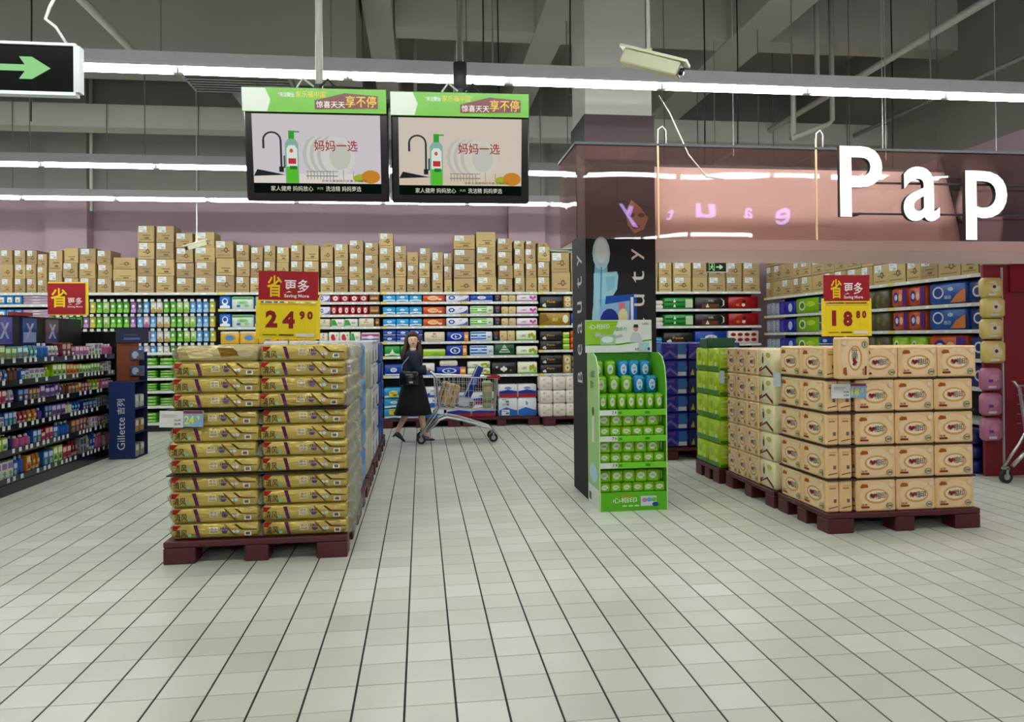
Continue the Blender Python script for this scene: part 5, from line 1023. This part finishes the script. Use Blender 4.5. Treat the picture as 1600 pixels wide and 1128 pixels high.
# ------------------------------------------------------------------ the shopper
def person(loc):
    # joints: x forward (walking direction), y to her left, z up
    J = {'pel':(0,0,.86,.115), 'waist':(.0,0,1.0,.095), 'chest':(.005,0,1.17,.115), 'neck0':(.0,0,1.285,.05), 'neck1':(.005,-.003,1.325,.044),
         'chin':(.004,-.026,1.362,.06), 'head':(.0,-.016,1.415,.078), 'crown':(-.002,-.004,1.47,.07)}
    E_ = [('pel','waist'),('waist','chest'),('chest','neck0'),('neck0','neck1'),('neck1','chin'),('chin','head'),('head','crown')]
    def limb(chain, root):
        p = root
        for n, v in chain: J[n] = v; E_.append((p, n)); p = n
    for s, t in ((-1, 'r'), (1, 'l')):
        limb([('sh'+t,(0,s*.145,1.225,.052)),('el'+t,(.035,s*.19,1.02,.04)),('wr'+t,(.165,s*.16,1.0,.026)),('pa'+t,(.21,s*.155,1.012,.024))], 'chest')
        for i in range(4):
            y = s*(.155)+(i-1.5)*.017
            limb([('f%d'%i+t,(.24+.004*(1.5-abs(i-1.5)),y,1.014,.0095)),('g%d'%i+t,(.264,y,.998,.0085)),('h%d'%i+t,(.258,y,.968,.0075))], 'pa'+t)
        limb([('th'+t,(.208,s*.155-s*.032,.995,.0095)),('ti'+t,(.216,s*.155-s*.036,.972,.0085))], 'pa'+t)
    limb([('hir',(.01,-.075,.82,.09)),('knr',(.1,-.075,.46,.055)),('anr',(.155,-.07,.105,.034)),('tor',(.255,-.07,.045,.03))], 'pel')
    limb([('hil',(-.01,.075,.82,.09)),('knl',(-.06,.07,.46,.055)),('anl',(-.235,.07,.13,.034)),('tol',(-.16,.07,.045,.028))], 'pel')
    names = list(J); me = bpy.data.meshes.new('body'); me.from_pydata([J[n][:3] for n in names], [(names.index(a), names.index(b)) for a, b in E_], [])
    tmp = bpy.data.objects.new('body', me); COL.objects.link(tmp)
    sk = tmp.modifiers.new('skin', 'SKIN'); sk.use_smooth_shade = True
    for i, n in enumerate(names):
        v = me.skin_vertices[0].data[i]; r = J[n][3]; v.radius = (r, r); v.use_root = (n == 'pel')
    ss = tmp.modifiers.new('sub', 'SUBSURF'); ss.levels = 2; ss.render_levels = 2
    dg = bpy.context.evaluated_depsgraph_get(); bm_ = bpy.data.meshes.new_from_object(tmp.evaluated_get(dg)); bpy.data.objects.remove(tmp)
    bm_.materials.clear(); bm_.materials.append(M['skin']); bm_.name = 'body'
    t = thing('person', 'shopper in a navy jacket and black skirt looking back over the trolley', 'person', bm_, loc)
    def ell(cx, cy, z, rx, ry, n=20, w=0., ph=0.):
        return [(cx+rx*(1+w*math.sin(7*2*math.pi*k/n+ph))*math.cos(2*math.pi*k/n), cy+ry*(1+w*math.sin(7*2*math.pi*k/n+ph))*math.sin(2*math.pi*k/n), z) for k in range(n)]
    m = MB(); m.loft([ell(-.005,0,.80,.155,.175), ell(0,0,.9,.14,.165), ell(0,0,1.0,.12,.15), ell(.005,0,1.12,.13,.165), ell(.005,0,1.2,.13,.18), ell(0,0,1.252,.1,.16), ell(0,0,1.275,.068,.09), ell(0,0,1.285,.058,.07)], '141A30')
    part('jacket', m, 'cloth', t, True)
    for s in (-1, 1):
        m = MB(); m.tube([(0,s*.13,1.235),(.01,s*.165,1.2),(.035,s*.188,1.07),(.055,s*.19,1.02),(.105,s*.178,.998),(.17,s*.162,1.0)], [.06,.068,.06,.062,.058,.066], 12, '141A30'); part('sleeve', m, 'cloth', t, True)
    m = MB(); m.loft([ell(0,0,.95,.115,.14,42), ell(0,0,.85,.145,.17,42,.015), ell(.0,0,.7,.18,.19,42,.035), ell(-.005,0,.52,.22,.2,42,.05,.4), ell(-.01,0,.385,.255,.21,42,.06,.7)], '0B0B0D'); part('skirt', m, 'cloth', t, True)
    # hair: cap and long locks falling to the shoulders
    m = MB()
    m.loft([ell(-.008,.045,1.40,.086,.055), ell(-.008,.04,1.44,.094,.07), ell(-.006,.026,1.475,.09,.085), ell(-.004,.012,1.51,.068,.076), ell(-.003,.006,1.535,.03,.034)], '3A2218')
    for dx, dy, x2, y2, r in ((-.07,.0,-.1,-.02,.036), (-.06,.04,-.09,.02,.04), (-.02,.06,-.05,.05,.04), (.04,.05,.03,.05,.036), (.074,.0,.075,-.02,.03), (.072,.02,.085,.01,.033), (-.078,-.02,-.1,-.06,.028)):
        m.tube([(dx*.9,dy,1.49),(dx*1.12,dy+.01,1.42),(dx*1.2,dy+.01,1.34),(x2*1.25,y2+.005,1.26),(x2*1.35,y2-.01,1.17),(x2*1.2,y2-.02,1.12)], [r*.8,r,r,r*1.1,r*.9,r*.3], 9, '3A2218')
    part('hair', m, 'hair', t, True)
    for s in (-1, 1):
        m = MB(); c = (.006+s*.027, -.083, 1.418); m.lathe([(.001,-.006),(.009,-.004),(.012,0),(.009,.004),(.001,.006)], 8, 'E8E4E0', c); m.box((c[0]-.0045, c[1]-.0135, c[2]-.0045), (c[0]+.0045, c[1]-.009, c[2]+.0045), '1A0F0A'); part('eye', m, 'gloss', t, True)
        m = MB(); m.box((c[0]-.012, c[1]-.0005, c[2]+.0125), (c[0]+.012, c[1]+.006, c[2]+.0155), '3A2116'); part('eyebrow', m, 'paint', t)
        m = MB(); m.lathe([(.001,-.02),(.009,-.012),(.013,.004),(.008,.018),(.001,.02)], 8, 'C99A80', (s*.078, -.01, 1.4)); part('ear', m, 'skin', t, True)
    m = MB(); m.lathe([(.002,-.007),(.017,-.003),(.02,.001),(.014,.005),(.002,.007)], 10, 'A04A48', (.006, -.073, 1.366)); part('mouth', m, 'paint', t, True)
    m = MB(); m.loft([[(.006+a*w, -.078-d*max(0, -b)-.004, z) for a, b in ((-1,0),(0,-1),(1,0),(0,.6))] for w, d, z in ((.004,.004,1.425),(.007,.012,1.408),(.011,.02,1.393),(.009,.008,1.387))], 'DDB49C'); part('nose', m, 'skin', t, True)
    for k, (ax, ay, rot) in enumerate(((.165, -.07, 0), (-.225, .07, 35))):
        m = MB(); m.loft([[(x, y*w, z) for x, y, z in ((-.05,-1,0),(.1,-1,0),(.125,0,0),(.1,1,0),(-.05,1,0),(-.06,0,0))] for w, z0 in ((.034,0),)]*1+[[(x*.98, y*.036, z) for x, y, z in ((-.05,-1,.03),(.1,-1,.02),(.128,0,.015),(.1,1,.02),(-.05,1,.03),(-.062,0,.03))], [(x, y*.03, z) for x, y, z in ((-.05,-1,.075),(.02,-1,.06),(.04,0,.055),(.02,1,.06),(-.05,1,.075),(-.058,0,.078))]], '101012'); m.box((-.06,-.012,-.03),(-.035,.012,.0),'101012')
        part('shoe', m, 'gloss', t, False, (ax, ay, .03 if k == 0 else .07), (0, math.radians(rot), 0))
    return t
person((-.115, 10.36, 0))
hb_ = thing('handbag', 'dark shoulder bag hanging at the side of the shopper', 'handbag', loc=(-.165, 10.13, .8))
m = MB(); m.rbox((-.13, -.045, 0), (.13, .045, .2), .025, '17171D'); part('bag_body', m, 'gloss', hb_, True)
m = MB(); m.box((.0, -.05, .035), (.05, -.0455, .06), 'B8BCC4'); part('clasp', m, 'steel', hb_)
m = MB(); m.tube([(-.12, 0, .17), (-.08, .03, .3), (.03, .06, .43), (.07, .09, .47), (.09, .05, .38), (.12, 0, .17)], .007, 6, '8A98A8'); part('shoulder_strap', m, 'gloss', hb_, True)
